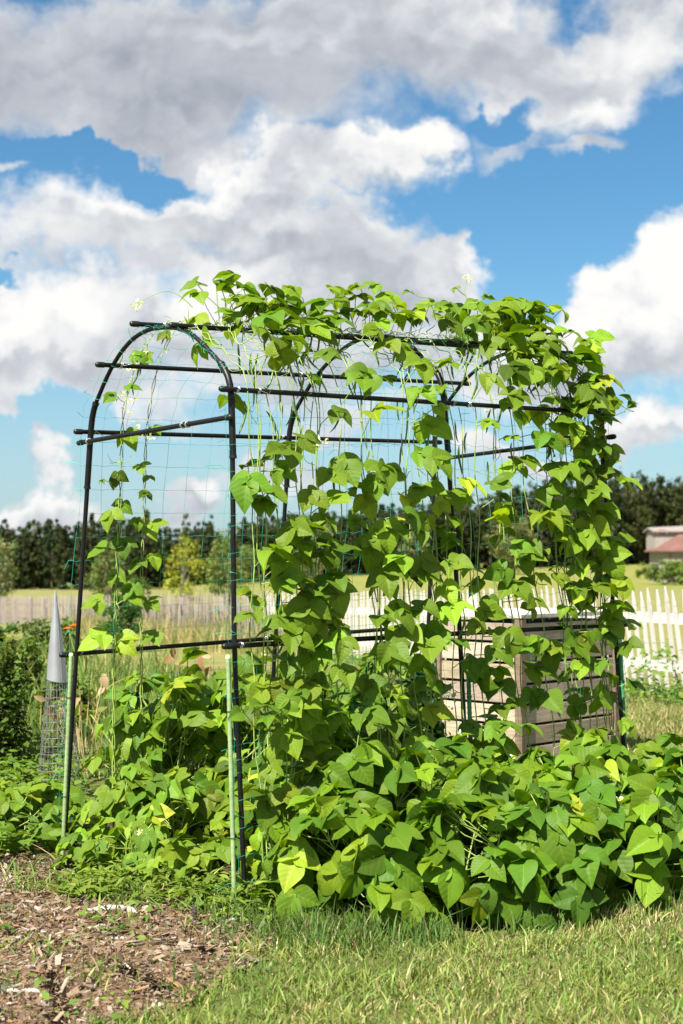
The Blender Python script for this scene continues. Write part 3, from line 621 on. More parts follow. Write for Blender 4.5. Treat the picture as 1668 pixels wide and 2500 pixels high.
stick([gp(474, 2264, 0), gp(474, 2264, 0) + [.002, .01, .04], gp(474, 2264, 0) + [-.003, .02, .075]], .007, 'dark stub of wood poking out of the mulch by the lawn edge', 'darkwood')
stick([gp(0, 2422, .01), gp(60, 2420, .012), gp(118, 2424, .01)], .006, 'thin tan stick on the mulch by the lower left corner')
# ------------------------------------------------------------------ fences
M['white_paint'] = simple('white_paint', (.60, .60, .59), .6, .06, 8, bump=.15, dark=(.50, .47, .43), st=(1, 1, .25))
M['grey_wood'] = simple('grey_weathered_wood', (.28, .24, .215), .85, .22, 6, bump=.3, st=(1, 1, .15))
for _k in ('grey_wood', 'white_paint'):              # each board weathers its own way
    _nt = M[_k].node_tree; _b = [n for n in _nt.nodes if n.type == 'BSDF_PRINCIPLED'][0]; _src = _b.inputs['Base Color'].links[0].from_socket
    _oi = N(_nt, 'ShaderNodeObjectInfo'); _r = ramp(_nt, _oi.outputs['Random'], [(0, (.62, .58, .54)), (.5, (1, 1, 1)), (1, (1.25, 1.2, 1.15))] if _k == 'grey_wood' else [(0, (.86, .84, .80)), (1, (1, 1, 1))])
    L(_nt, mixc(_nt, 1.0, _src, _r, 'MULTIPLY'), _b.inputs['Base Color'])
FA = np.array([2.79, 13.5]); FD = norm(np.array([-.38, 1.0])); FN = np.array([FD[1], -FD[0]])       # fence line and the side facing us is -FN
def picket_mb(h, w=.088, t=.014, r=None):
    r = r or rnd; out = np.array([(-.5, 0), (.5, 0), (.5, .80), (.40, .835), (.44, .86), (.30, .90), (.10, .965), (.0, 1.0), (-.10, .965), (-.30, .90), (-.44, .86), (-.40, .835), (-.5, .80)])
    out[:, 0] *= w; out[:, 1] = out[:, 1] * h; n = len(out); mb = MB()
    V = np.r_[np.c_[out[:, 0], np.full(n, -t / 2), out[:, 1]], np.c_[out[:, 0], np.full(n, t / 2), out[:, 1]]]
    k = np.arange(n); k2 = (k + 1) % n
    mb.add(V, [list(range(n))]); mb.f.append(np.array([list(range(2 * n - 1, n - 1, -1))])); mb.m.append(np.zeros(1)); mb.f.append(np.stack([k2, k, n + k, n + k2], 1)); mb.m.append(np.zeros(n)); return mb
def fence(name, label, t0, t1, step, m, posts, lean_var, rail_m=None):
    c = FA + FD * (t0 + t1) / 2; root = thing(name, (c[0], c[1], float(gz(c[0], c[1]))), label, 'fence'); rl = np.array(root.location)
    lean = lambda t: .115 * min(1, max(0, 1 - t / 8)); protos = []
    for k, t in enumerate(np.arange(t0, t1, step)):
        t = t + rnd.gauss(0, .006); p = FA + FD * t; z = float(gz(*p)) + .02 + rnd.gauss(0, .01); h = .905 + rnd.gauss(0, .010)
        if len(protos) < 7: o = picket_mb(h, w=(.052 if m == 'white_paint' else .058) + rnd.gauss(0, .0025)).build('picket', M[m], root, smooth=False); protos.append(o)
        else: o = protos[k % 7].copy(); COL.objects.link(o); o.parent = root
        o.location = (p[0] - rl[0] - FN[0] * .03, p[1] - rl[1] - FN[1] * .03, z - rl[2])
        o.rotation_euler = (-lean(t) + rnd.gauss(0, .012), rnd.gauss(.02, lean_var), math.atan2(FD[1], FD[0]) + rnd.gauss(0, .03))
    for hz_ in (.24, .66):
        ts = np.linspace(t0 - .05, t1 + .05, 14); mb = MB()
        def q(t):
            p = FA + FD * t + FN * (.017 - hz_ * math.tan(lean(t))); return np.array([p[0], p[1], float(gz(*p)) + hz_ - .045])
        for a, b in zip(ts[:-1], ts[1:]): box(mb, q(a), q(b) - q(a), np.array([FN[0], FN[1], 0]) * -.034, [0, 0, .09])
        rel(mb, 'rail', M[rail_m or m], root, smooth=False)
    for t in posts:
        p = FA + FD * t + FN * .08; mb = MB(); q0 = np.array([p[0], p[1], float(gz(*p)) - .1]); tip = np.array([-FN[0], -FN[1], 0]) * .9 * math.tan(lean(t)) + np.array([0, 0, .95])
        box(mb, q0 - np.array([.05, .05, 0]), [.1, 0, 0], [0, .1, 0], tip, bev=.01); rel(mb, 'post', M[m], root, smooth=False)
    return root

fence('picket_fence', 'white painted picket fence with pointed pickets standing behind the wooden bin', -1.6, 11.0, .135, 'white_paint', (-1.2, 1.3, 3.8, 6.3, 8.8), .012)
fence('picket_fence', 'unpainted grey weathered picket fence running behind the garden to the left', 11.05, 25.8, .165, 'grey_wood', (11.3, 14, 16.7, 19.4, 22.1, 24.8), .02)
fence('picket_fence', 'farthest stretch of grey fence beyond the metal cone', 25.9, 42.3, .165, 'grey_wood', (26.2, 29, 31.8, 34.6, 37.4, 40.2), .02)

# ------------------------------------------------------------------ wooden compost bin
def wood(name, lo, hi, sc=5):
    m, nt, out = mat(name); b = N(nt, 'ShaderNodeBsdfPrincipled', i_Roughness=.75); b.inputs['Specular IOR Level'].default_value = .2
    v = coords(nt); n = noise(nt, stretch(nt, v, (1, 1, 14)), sc, 8, .7, .6); n2 = noise(nt, v, 3, 3)
    a = N(nt, 'ShaderNodeAttribute', attribute_name='tint').outputs['Color']
    c = mixc(nt, 1.0, ramp(nt, math_(nt, 'ADD', math_(nt, 'MULTIPLY', n, .75), math_(nt, 'MULTIPLY', n2, .25)), [(.32, lo), (.66, hi)]), a, 'MULTIPLY')
    L(nt, c, b.inputs['Base Color']); bn = N(nt, 'ShaderNodeBump', i_Strength=.35, i_Distance=.004); L(nt, n, bn.inputs['Height']); L(nt, bn.outputs[0], b.inputs['Normal']); L(nt, b.outputs[0], out.inputs[0]); return m
M['slat'] = wood('bin_slat', (.21, .17, .125), (.50, .42, .33)); M['bin_post'] = wood('bin_post', (.12, .085, .06), (.22, .16, .115)); M['lid'] = wood('bin_lid', (.40, .36, .32), (.56, .51, .46))
M['disc'] = simple('tan_disc', (.40, .29, .16), .6, .2, 40); M['inner_shade'] = simple('bin_inner_shade', (.02, .016, .012), .95, .3, 10)
def bin_():
    C0 = at(1271, 1600, 8.55); C0[2] = 0; u = norm([math.cos(R(46)), math.sin(R(46)), 0]); v = norm([-math.cos(R(44)), math.sin(R(44)), 0]); Wu, Wv, H = .93, .60, .845
    root = thing('compost_bin', C0 + u * Wu / 2 + v * Wv / 2, 'wooden slatted compost bin with a flat lid standing behind the vines', 'compost bin')
    Z = np.array([0, 0, 1.])
    for a, b in ((0, 0), (1, 0), (0, 1), (1, 1)):
        q = C0 + u * (Wu if a else 0) + v * (Wv if b else 0); mb = MB(); s = .05
        box(mb, q - (u + v) * s / 2 + Z * .0, u * s, v * s, Z * H, bev=.004); rel(mb, 'corner_post', M['bin_post'], root, smooth=False)
    def side(o, d, n, W, lab):
        mb = MB(); nb = 7; hh = (H - .03) / nb
        for k in range(nb):
            c = np.array([1, 1, 1.]) * rnd.uniform(.78, 1.2) * np.array([1, rnd.uniform(.95, 1.0), rnd.uniform(.86, .98)])
            z = .02 + k * hh; gap = .016
            box(mb, o + d * .027 + Z * z + n * rnd.uniform(-.002, .002) - n * .011, d * (W - .054), n * .019, Z * (hh - gap), bev=.002, c=c)
            for e in (.03, W - .09) if False else (): pass
        rel(mb, 'side_panel', M['slat'], root, smooth=False)
    side(C0, v, -u, Wv, 0); side(C0, u, -v, Wu, 0); side(C0 + u * Wu, v, u, Wv, 0); side(C0 + v * Wv, u, v, Wu, 0)
    mb = MB(); box(mb, C0 + (u + v) * .03 + Z * .01, u * (Wu - .06), v * (Wv - .06), Z * (H - .05)); rel(mb, 'shade_block', M['inner_shade'], root, smooth=False)  # added near-black block stands in for the shade inside the bin
    mb = MB(); e = .028
    for k in range(4):
        w = (Wv + 2 * e) / 4; box(mb, C0 - u * e - v * e + v * (k * w + .002) + Z * (H + .003), u * (Wu + 2 * e), v * (w - .004), Z * .026, bev=.003, c=np.array([1, 1, 1]) * rnd.uniform(.9, 1.08))
    lid = rel(mb, 'lid', M['lid'], root, smooth=False)
    q = on_plane(1174, 1523, C0[:2], (C0 + v)[:2]) - u * .022; mb = MB(); a = np.linspace(0, 2 * np.pi, 25)[:-1]
    V = np.r_[[q + (v * math.cos(t) * .024 + Z * math.sin(t) * .022) for t in a], [q - u * .008 + (v * math.cos(t) * .024 + Z * math.sin(t) * .022) for t in a]]; k = np.arange(24); k2 = (k + 1) % 24
    mb.add(V, [list(range(24))]); mb.f.append(np.array([list(range(47, 23, -1))])); mb.m.append(np.zeros(1)); mb.f.append(np.stack([k, k2, 24 + k2, 24 + k], 1)); mb.m.append(np.zeros(24)); rel(mb, 'disc', M['disc'], root)
    q = on_plane(1230, 1727, C0[:2], (C0 + v)[:2]) - u * .016; mb = MB(); box(mb, q - v * .017 - Z * .018, v * .034, -u * .004, Z * .036, bev=.001); rel(mb, 'metal_plate', M['galv'], root, smooth=False)
bin_()

# ------------------------------------------------------------------ metal cone on its wire cage
def cone_():
    base = at(148, 1940, 7.6); base[2] = 0; top = at(139, 1655, 7.6); tip = at(135, 1441, 7.6)
    root = thing('wire_cage', base, 'tapering wire mesh cage standing in the weeds under the metal cone', 'cage'); mb = MB(); nv, nh = 22, 15
    def ring(t): return base + (top - base) * t, .120 + (.046 - .120) * t
    for k in range(nv):
        a = 2 * np.pi * k / nv; tube(mb, [ring(t)[0] + ring(t)[1] * np.array([math.cos(a), math.sin(a), 0]) + jit(.0008) for t in np.linspace(0, 1.05, 12)], .0012, 4, cap=False)
    for t in np.linspace(.03, .97, nh):
        c, r = ring(t); a = np.linspace(0, 2 * np.pi, 33); tube(mb, c + r * np.stack([np.cos(a), np.sin(a), .05 * np.cos(a * 1 + 1)], 1) + rng.normal(0, .0006, (33, 3)), .0012, 4, cap=False)
    rel(mb, 'mesh', M['cage'], root)
    rt = thing('metal_cone', top, 'smooth grey metal cone with a sharp tip capping the wire cage', 'cone'); mb = MB()
    ax = norm(tip - top); u = norm(np.cross(ax, [0, 1, 0])); w = np.cross(u, ax); n = 48; a = np.linspace(0, 2 * np.pi, n, endpoint=False); Ht = np.linalg.norm(tip - top); V = []
    ts = np.r_[np.linspace(0, .97, 16), .985, 1.0]
    for t in ts:
        r = .0515 * (1 - t) ** .86 + .0028 * (t > .9) + .0005; skew = (-.010 - .012 * np.cos(a + 2.6)) * (1 - t) ** 3 * (1 if t == 0 else .4)
        V.append(top + ax * (Ht * t) + ax * skew[:, None] + r * (np.cos(a)[:, None] * u + np.sin(a)[:, None] * w))
    V = np.concatenate(V); i = np.arange(len(ts) - 1)[:, None] * n; j = np.arange(n)[None]; j2 = (j + 1) % n
    mb.add(V, np.stack([i + j, i + j2, i + n + j2, i + n + j], -1).reshape(-1, 4)); rel(mb, 'sheet', M['galv'], rt)
    mb = MB(); s0 = math.pi * 1.28; P = [top + ax * (Ht * t) + (.0522 * (1 - t) ** .86 + .0012) * (math.cos(s0) * u + math.sin(s0) * w) for t in np.linspace(.01, .9, 14)]; tube(mb, P, .0011, 5); rel(mb, 'seam', M['galv'], rt)
cone_()

# ------------------------------------------------------------------ barn beyond the field
M['shingle'] = simple('grey_shingle', (.24, .20, .19), .9, .2, 3, bump=.3, st=(1, 1, 6)); M['red_roof'] = simple('faded_red_roof', (.15, .07, .055), .85, .18, 1.2, st=(1, 1, 1)); M['barn_board'] = simple('barn_board', (.27, .24, .21), .9, .16, 4, st=(3, 3, .1))
M['trim'] = simple('tan_trim', (.50, .33, .14), .7, .1, 5); M['pane'] = simple('dark_pane', (.03, .035, .04), .25, .2, 5)
def barn():
    def b(px, py, d=135): return at(px, py, d)
    g = float(gz(28, 135)); o = b(1618, 1380); o[2] = g; X = np.array([1., 0, 0]); Y = np.array([0, 1., 0]); Z = np.array([0, 0, 1.])
    root = thing('barn', o + X * 4.5 + Y * 3, 'weathered barn with a faded red lean-to roof at the edge of the far field', 'barn'); ze = b(1618, 1344)[2]; zt = b(1668, 1288)[2]
    mb = MB(); box(mb, o, X * 9, Y * .25, Z * (ze - g)); box(mb, o + Y * .25, X * .25, Y * 5.5, Z * (ze - g)); box(mb, o + X * 8.75 + Y * .25, X * .25, Y * 5.5, Z * (ze - g)); rel(mb, 'wall', M['barn_board'], root, smooth=False)
    # red hip roof of the lean-to
    e = .45; A = o + np.array([-e, -e, ze - g]); B = A + X * (9 + 2 * e); Cc = o + np.array([2.0, 2.4, zt - g - .55]); Dd = Cc + X * 5.0; Aback = A + Y * 6.4; Bb = B + Y * 6.4
    mb = MB(); V = [A, B, Dd, Cc, Aback, Bb]; V2 = [p - Z * .12 for p in V]; mb.add(V + V2, [[0, 1, 2, 3]]); mb.f.append(np.array([[4, 0, 3], [1, 5, 2]])); mb.m.append(np.zeros(2)); mb.f.append(np.array([[6, 7, 1, 0], [10, 6, 0, 4], [9, 8, 7, 6]])); mb.m.append(np.zeros(3)); rel(mb, 'lean_to_roof', M['red_roof'], root, smooth=False)
    # the taller shingled block behind
    z0 = ze - g; p = o + np.array([-.12, 2.6, 0]); h = b(1618, 1291)[2] - g
    mb = MB(); box(mb, p + Z * (z0 - .1), X * 8.8, Y * 4, Z * (h - z0)); rel(mb, 'upper_wall', M['barn_board'], root, smooth=False)
    mb = MB(); q = p + np.array([-.25, -.3, h - .12]); V = [q, q + X * 9.3, q + X * 9.3 + Y * 2.4 + Z * .75, q + Y * 2.4 + Z * .32 + X * .0, q + X * 9.3 + Y * 4.6, q + Y * 4.6]; V2 = [k - Z * .14 for k in V]
    mb.add(V + V2, [[0, 1, 2, 3], [3, 2, 4, 5], [6, 7, 1, 0], [9, 6, 0, 3], [11, 9, 3, 5]]); rel(mb, 'upper_roof', M['shingle'], root, smooth=False)
    w = MB(); q = b(1620, 1300) + np.array([0, 2.45, 0]); box(w, q, X * .75, -Y * .05, Z * .28); wo = rel(w, 'window', M['pane'], root, smooth=False)
    w = MB()
    for dx in (-.07, .75): box(w, q + X * dx + Y * .02 - Z * .06, X * .08, -Y * .12, Z * .40)
    rel(w, 'frame', M['trim'], wo, smooth=False, loc=np.array(root.location))
    mb = MB()
    for k in range(6): box(mb, o + X * (.6 + k * 1.3) - Y * .06 + Z * .1, X * .10, Y * .055, Z * (ze - g - .15))
    rel(mb, 'batten', M['bin_post'], root, smooth=False)
barn()
# ------------------------------------------------------------------ trees and shrubs
def leaf_cloud(mb, C, nrm, size, cols, asp=.55):
    """many small pointed leaves, 4 vertices each, at centres C with normals nrm"""
    n = len(C); t = rng.normal(0, 1, (n, 3)); t -= nrm * np.sum(t * nrm, 1, keepdims=True); t /= np.linalg.norm(t, axis=1, keepdims=True) + 1e-9; b = np.cross(nrm, t)
    s = size[:, None] if np.ndim(size) else size
    V = np.stack([C - t * s * .5, C + b * s * asp * .5 - t * s * .08 + nrm * s * .08, C + t * s * .5, C - b * s * asp * .5 - t * s * .08 + nrm * s * .08], 1).reshape(-1, 3)
    o = np.arange(n)[:, None] * 4; mb.add(V, o + np.array([[0, 1, 2, 3]]), c=np.repeat(cols, 4, axis=0), uv=np.tile([[.5, 0], [.9, .4], [.5, 1], [.1, .4]], (n, 1)))
def crown(mb, c, rad, nclump, per, lsize, col, flat=1.0, seed=0, up=.5, shape='oval', var=.2):
    r = np.random.default_rng(seed); u = r.normal(0, 1, (nclump, 3)); u /= np.linalg.norm(u, axis=1, keepdims=True); rr = r.uniform(.25, 1, nclump) ** .5
    if shape == 'cone': h = r.uniform(0, 1, nclump) ** 1.25; an = r.uniform(0, 6.28, nclump); rd = (1 - h) ** .75 * rr * r.uniform(.75, 1.15, nclump); K = np.stack([np.cos(an) * rd * rad[0], np.sin(an) * rd * rad[1], (h * 2 - 1) * rad[2]], 1)
    else: K = u * rr[:, None] * np.array(rad) * r.uniform(.82, 1.14, (nclump, 1)); K[:, 2] = np.where(K[:, 2] < 0, K[:, 2] * flat, K[:, 2])
    cr = r.uniform(.12, .30, nclump) * min(rad); idx = np.repeat(np.arange(nclump), per); m = len(idx)
    P = r.normal(0, .5, (m, 3)) * cr[idx][:, None]; nrm = P / (np.linalg.norm(P, axis=1, keepdims=True) + 1e-6) + np.array([0, 0, up]) + r.normal(0, .6, (m, 3)); nrm /= np.linalg.norm(nrm, axis=1, keepdims=True)
    kc = .86 * np.array(col) * r.normal(1, var, (nclump, 1)).clip(.5, 1.6) * r.normal(1, .06, (nclump, 3)); C = np.array(c) + K[idx] + P
    leaf_cloud(mb, C, nrm, lsize * r.uniform(.6, 1.3, m), np.clip(kc[idx] * r.normal(1, .15, (m, 1)), .004, 1)); return np.array(c) + K
def trunk_mb(base, c, rad, K, r0, nl=7, seed=0):
    mb = MB(); r = random.Random(seed); top = np.array(c) + np.array([0, 0, rad[2] * .55]); base = np.array(base, float)
    ax = [base + (top - base) * t + np.array([r.gauss(0, .03), r.gauss(0, .03), 0]) * rad[0] * (0 < t < 1) for t in np.linspace(0, 1, 7)]; tube(mb, ax, np.linspace(r0, r0 * .25, 7), 7)
    for k in r.sample(range(len(K)), min(nl, len(K))):
        s = ax[r.randint(1, 5)]; e = K[k]; mid = (s + e) / 2 + np.array([0, 0, -.06 * np.linalg.norm(e - s)]); tube(mb, [s, mid, e], [r0 * .45, r0 * .3, r0 * .1], 5)
    return mb
def tree(name, label, cat, px0, px1, top, d, col, group=None, nclump=110, per=30, leaf=None, base_gap=.12, trunk='bark', shape='oval', seed=1, up=.5, aspect=1.0, flat=1.0, var=.2, r0=None):
    x = (px0 + px1) / 2; w = (px1 - px0) / 2 * d / F; zt = at(x, top, d)[2]; p = at(x, 1358, d); b = np.array([p[0], p[1], float(gz(p[0], p[1]))]); h = zt - b[2]
    rad = (w * .92, w * .92 * aspect, h * (1 - base_gap) / 2 * .95); c = b + np.array([0, 0, h * base_gap + rad[2]]); leaf = leaf or max(.03, d / F * 7)
    root = thing(name, b, label, cat, group); mb = MB(); K = crown(mb, c, rad, nclump, per, leaf, col, flat, seed, up, shape, var); rel(mb, 'crown', M['crown'], root)
    rel(trunk_mb(b, c, rad, K, r0 or max(.012, h * .022), 9, seed), 'trunk', M[trunk], root); return root
G2 = 'small trees in the field behind the fence'
tree('field_tree', 'grey green round tree at the left edge beyond the grey fence', 'tree', -75, 55, 1306, 62, (.20, .23, .10), G2, seed=3, nclump=130, per=34, base_gap=.08)
tree('field_tree', 'olive green bushy tree behind the front left post of the trellis', 'tree', 205, 325, 1304, 58, (.15, .19, .055), G2, seed=4, nclump=130, per=34, base_gap=.06)
tree('shrub', 'low dark green bush beyond the fence right of the olive bushy tree', 'shrub', 300, 376, 1392, 56, (.09, .17, .03), None, seed=5, nclump=60, per=26, base_gap=.03)
tree('field_tree', 'bright yellow green young tree with pale limbs between the two front posts', 'tree', 396, 502, 1300, 54, (.33, .36, .045), G2, seed=6, nclump=95, per=26, trunk='trunk_pale', base_gap=.08, var=.25)
tree('field_tree', 'mid green spreading tree beside the bright yellow green tree', 'tree', 496, 632, 1284, 60, (.17, .22, .055), G2, seed=7, nclump=130, per=30, base_gap=.08)
tree('field_tree', 'pale green tree seen through the vines over the middle of the low bar', 'tree', 712, 836, 1254, 90, (.22, .26, .10), G2, seed=8, nclump=110, per=30)
tree('field_tree', 'narrow pale green tree seen through the net left of the middle post', 'tree', 976, 1052, 1276, 170, (.22, .25, .10), G2, seed=9, nclump=80, per=26)
tree('field_tree', 'dull green tree seen between the middle and far posts above the bin', 'tree', 1185, 1312, 1246, 180, (.19, .21, .07), G2, seed=10, nclump=120, per=30)
tree('shrub', 'rounded green shrub growing in front of the barn', 'shrub', 1556, 1720, 1364, 125, (.14, .21, .035), None, seed=11, nclump=130, per=40, base_gap=.0, flat=.9)
tree('shrub', 'tall dark green shrub standing in front of the grey fence', 'shrub', 243, 348, 1438, 23.5, (.065, .15, .028), None, seed=12, nclump=110, per=34, leaf=.055, base_gap=.02)
tree('shrub', 'dark leafy shrub at the left edge behind the big dark shrub', 'shrub', -70, 52, 1484, 12.5, (.07, .15, .03), None, seed=13, nclump=90, per=34, leaf=.05, base_gap=.02)
tree('shrub', 'big dark shrub with sunlit top at the left edge beside the wire cage', 'shrub', -200, 92, 1560, 8.3, (.075, .125, .018), None, seed=14, nclump=260, per=34, leaf=.042, base_gap=.0, up=.9)
tree('shrub', 'leafy green bush directly behind the metal cone', 'shrub', 95, 225, 1640, 10.0, (.13, .20, .03), None, seed=15, nclump=110, per=30, leaf=.055, base_gap=.0)
tree('shrub', 'yellow green leafy bush behind the big dark shrub at the left edge', 'shrub', -30, 110, 1535, 10.6, (.15, .21, .035), None, seed=31, nclump=110, per=30, leaf=.05, base_gap=.0)
tree('shrub', 'sprawling weedy bush in front of the grey fence left of the trellis', 'shrub', 30, 215, 1505, 15.5, (.14, .20, .05), None, seed=32, nclump=130, per=30, leaf=.06, base_gap=.0)
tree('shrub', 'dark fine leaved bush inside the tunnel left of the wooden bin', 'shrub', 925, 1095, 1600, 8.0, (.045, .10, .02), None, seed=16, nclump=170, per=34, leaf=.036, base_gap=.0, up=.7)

# the wood along the far edge of the field
def wood_():
    mb = MB(); tr = MB(); r = np.random.default_rng(21)
    def line(u): px = -1100 + 3400 * u; d = float(np.interp(px, [-1100, 330, 560, 760, 1000, 1300, 1668, 1930], [104, 107, 132, 165, 195, 235, 285, 310])); return np.array([(px - CX) / F * d, d])
    def topz(px, d):
        y = np.interp(px, [-1100, 0, 60, 180, 300, 360, 400, 560, 640, 900, 1200, 1400, 1520, 1600, 1668, 1900], [1288, 1284, 1275, 1272, 1262, 1270, 1296, 1290, 1262, 1240, 1205, 1180, 1160, 1166, 1154, 1140]); return y
    def one(x, y, px, extra):
        z0 = float(gz(x, y)); zt = at(px, topz(px, y) + extra, y)[2]; h = max(2.5, zt - z0); w = max(h * r.uniform(.12, .2), y * .0045); c = np.array([x, y, z0 + h * .5])
        con = r.random() < .4; base = np.array([(.042, .060, .016), (.030, .050, .015), (.058, .072, .020), (.048, .060, .020)][r.integers(4)])  # cloud shade over the wood is put into these dark leaf colours
        crown(mb, c, (w, w, h * .52), 50, 26, max(h * .034, y * .0023), base, 1.0, int(r.integers(1e6)), .5, 'cone' if con else 'oval', .22)
        tube(tr, [[x, y, z0], [x + r.normal(0, .1), y, z0 + h * .9]], [h * .012, h * .004], 5, cap=False)
    for row, (off, ex) in enumerate(((0, 16), (6, 3), (14, 0))):
        for u in np.arange(0, 1.001, .0068):
            p = line(u)
            x = p[0] * (1 + off / p[1]) + r.normal(0, p[1] * .004); y = p[1] + r.normal(0, 1.2) + off; px = CX + x / y * F
            if -1100 < px < 2200: one(x, y, px, ex + r.normal(0, 7))
    for px in (452, 498, 516): # thin tops that stand above the rest
        y = 150; x = (px - CX) / F * y; one(x, y, px, -34 + r.normal(0, 4))
    # undergrowth closes the foot of the wood, shade put into its dark colour
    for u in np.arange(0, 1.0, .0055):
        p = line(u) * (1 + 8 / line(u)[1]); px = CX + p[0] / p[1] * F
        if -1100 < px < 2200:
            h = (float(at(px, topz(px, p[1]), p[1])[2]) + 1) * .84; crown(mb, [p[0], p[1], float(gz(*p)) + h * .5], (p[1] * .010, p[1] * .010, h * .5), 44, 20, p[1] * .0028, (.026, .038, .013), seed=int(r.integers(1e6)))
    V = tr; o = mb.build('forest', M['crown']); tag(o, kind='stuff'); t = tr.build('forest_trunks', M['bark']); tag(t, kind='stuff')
wood_()

# ------------------------------------------------------------------ tall grass and weeds
x = rng.uniform(-6.4, -.2, 5200); y = np.clip(17 + (rng.random(5200)) * 15, 0, 40); fl = 13.5 + (2.79 - x) / .38 ; y = fl * .0 + np.minimum(fl - .25 - np.abs(rng.normal(0, 1.3, 5200)), 60); k = (y > 13) & (x / y > -.26); x, y = x[k], y[k]; n = len(x)
pn = vnoise(x * 2, y * .6, 31); hh = np.clip(rng.normal(.40, .14, n) * (1 + .45 * pn), .08, .8)
blades('tall_grass', np.stack([x, y, gz(x, y)], 1), hh, rng.uniform(.006, .014, n), gcols(n, (.17, .23, .05), (.52, .42, .20), .48), lean=.35)
x = rng.uniform(-7, -.2, 5200); fl = 13.5 + (2.79 - x) / .38; y = fl + .25 + np.abs(rng.normal(0, .6, 5200)); k = (x / y > -.26); x, y = x[k], y[k]; n = len(x)
blades('gap_darkening_grass', np.stack([x, y, gz(x, y)], 1), np.clip(rng.normal(.62, .12, n), .2, .84), rng.uniform(.01, .02, n), gcols(n, (.075, .12, .03), (.20, .17, .08), .25), lean=.25)  # dark grass added behind the grey pickets to darken their gaps
x = rng.uniform(-2.9, -1.2, 2600); y = rng.uniform(8.8, 15, 2600); k = x / y < -.105; x, y = x[k], y[k]; n = len(x); pn = vnoise(x * 2.4, y * 1.2, 8)
blades('weedy_grass', np.stack([x, y, gz(x, y)], 1), np.clip(rng.normal(.34, .1, n) * (1 + .4 * pn), .06, .7), rng.uniform(.006, .013, n), gcols(n, (.13, .23, .04), (.40, .36, .12), .25), lean=.4)
TPLN = [leaf_tpl(rnd, .26, tt=TS, ww=WS, cc=CS) for _ in range(8)]
def weeds(name, pts, hmean, leaf, nl, cols, spread=.06, m='leaf_small', narrow=False):
    mb = MB()
    for (wx, wy), h in zip(pts, np.clip(rng.normal(hmean, hmean * .35, len(pts)), .02, 1)):
        z = float(gz(wx, wy)); q = rnd.randint(max(2, nl - 3), nl + 3); col = np.array(cols[rnd.randrange(len(cols))])
        for i in range(q):
            a = rnd.uniform(0, 6.28); rr = abs(rnd.gauss(0, spread)); b = np.array([wx + math.cos(a) * rr, wy + math.sin(a) * rr, z + h * rnd.uniform(.2, 1)])
            d = norm([math.cos(a), math.sin(a), rnd.uniform(-.4, .6)]); leaflet(mb, b, d, norm(np.array([0, 0, 1.]) + jit(.35) + SUN * .3), leaf * rnd.uniform(.6, 1.3), np.clip(col * rnd.gauss(.9, .14), .01, 1), TPLN[rnd.randrange(8)] if narrow and rnd.random() < .7 else TPLS[rnd.randrange(10)])
    return tag(mb.build(name, M[m]), kind='stuff')
WC = [(.12, .21, .03), (.10, .18, .025), (.17, .25, .035)]
P = [(rnd.uniform(-2.1, -1.05), rnd.uniform(5.85, 8.8)) for _ in range(420)]; P = [p for p in P if p[0] / p[1] < -.175 + rnd.gauss(0, .008) and not (p[0] > -1.28 and p[1] < 6.25)]
weeds('low_weeds', P, .13, .05, 13, WC, .08)
P = [(rnd.uniform(-1.15, -.2), 0) for _ in range(150)]; P = [(a, 5.62 - (a + 1.15) * .52 + rnd.gauss(0, .09)) for a, _ in P if a > -1.0]
weeds('bed_weeds', P, .07, .045, 12, [(.16, .24, .03), (.12, .2, .03), (.20, .26, .04)], .05, narrow=True)
P = [(rnd.uniform(-1.25, -.15), rnd.uniform(3.75, 5.3)) for _ in range(60)]; P = [p for p in P if inside(MULCH, np.array([p[0]]), np.array([p[1]]))[0]]
weeds('path_weeds', P, .035, .030, 7, WC + [(.10, .15, .06)], .04)
sp = [(rnd.uniform(-1.3, -.3), rnd.uniform(3.9, 5.5), rnd.uniform(.2, .6)) for _ in range(70)] + [(rnd.uniform(-1.5, -.75), rnd.uniform(5.2, 5.9), rnd.uniform(.3, .9)) for _ in range(60)] + [(a, 5.50 - (a + 1.15) * .5 + rnd.gauss(0, .08), rnd.uniform(.3, .8)) for a in rng.uniform(-1.1, -.25, 60)]
sp = [s for s in sp if inside(MULCH, np.array([s[0]]), np.array([s[1]]))[0] or s[1] > 5.2]
tufts('path_grass', sp, 12, .075, (.14, .23, .04), (.45, .38, .18), .2, spread=.03, w=(.004, .009), lean=.9)
# growth along the foot of the white fence
P = []
for t in np.arange(-1.5, 9, .03): q = FA + FD * t - FN * (.25 + abs(rnd.gauss(.2, .22))); P.append((q[0], q[1]))
weeds('fence_weeds', P, .10, .045, 12, [(.11, .22, .035), (.15, .26, .04), (.08, .18, .03)], .09)
P = [tuple(FA + FD * rnd.uniform(-1.0, -.45) - FN * rnd.uniform(.2, .6)) for _ in range(12)]; weeds('tall_weeds', P, .36, .06, 22, [(.13, .24, .035), (.20, .26, .04)], .09)
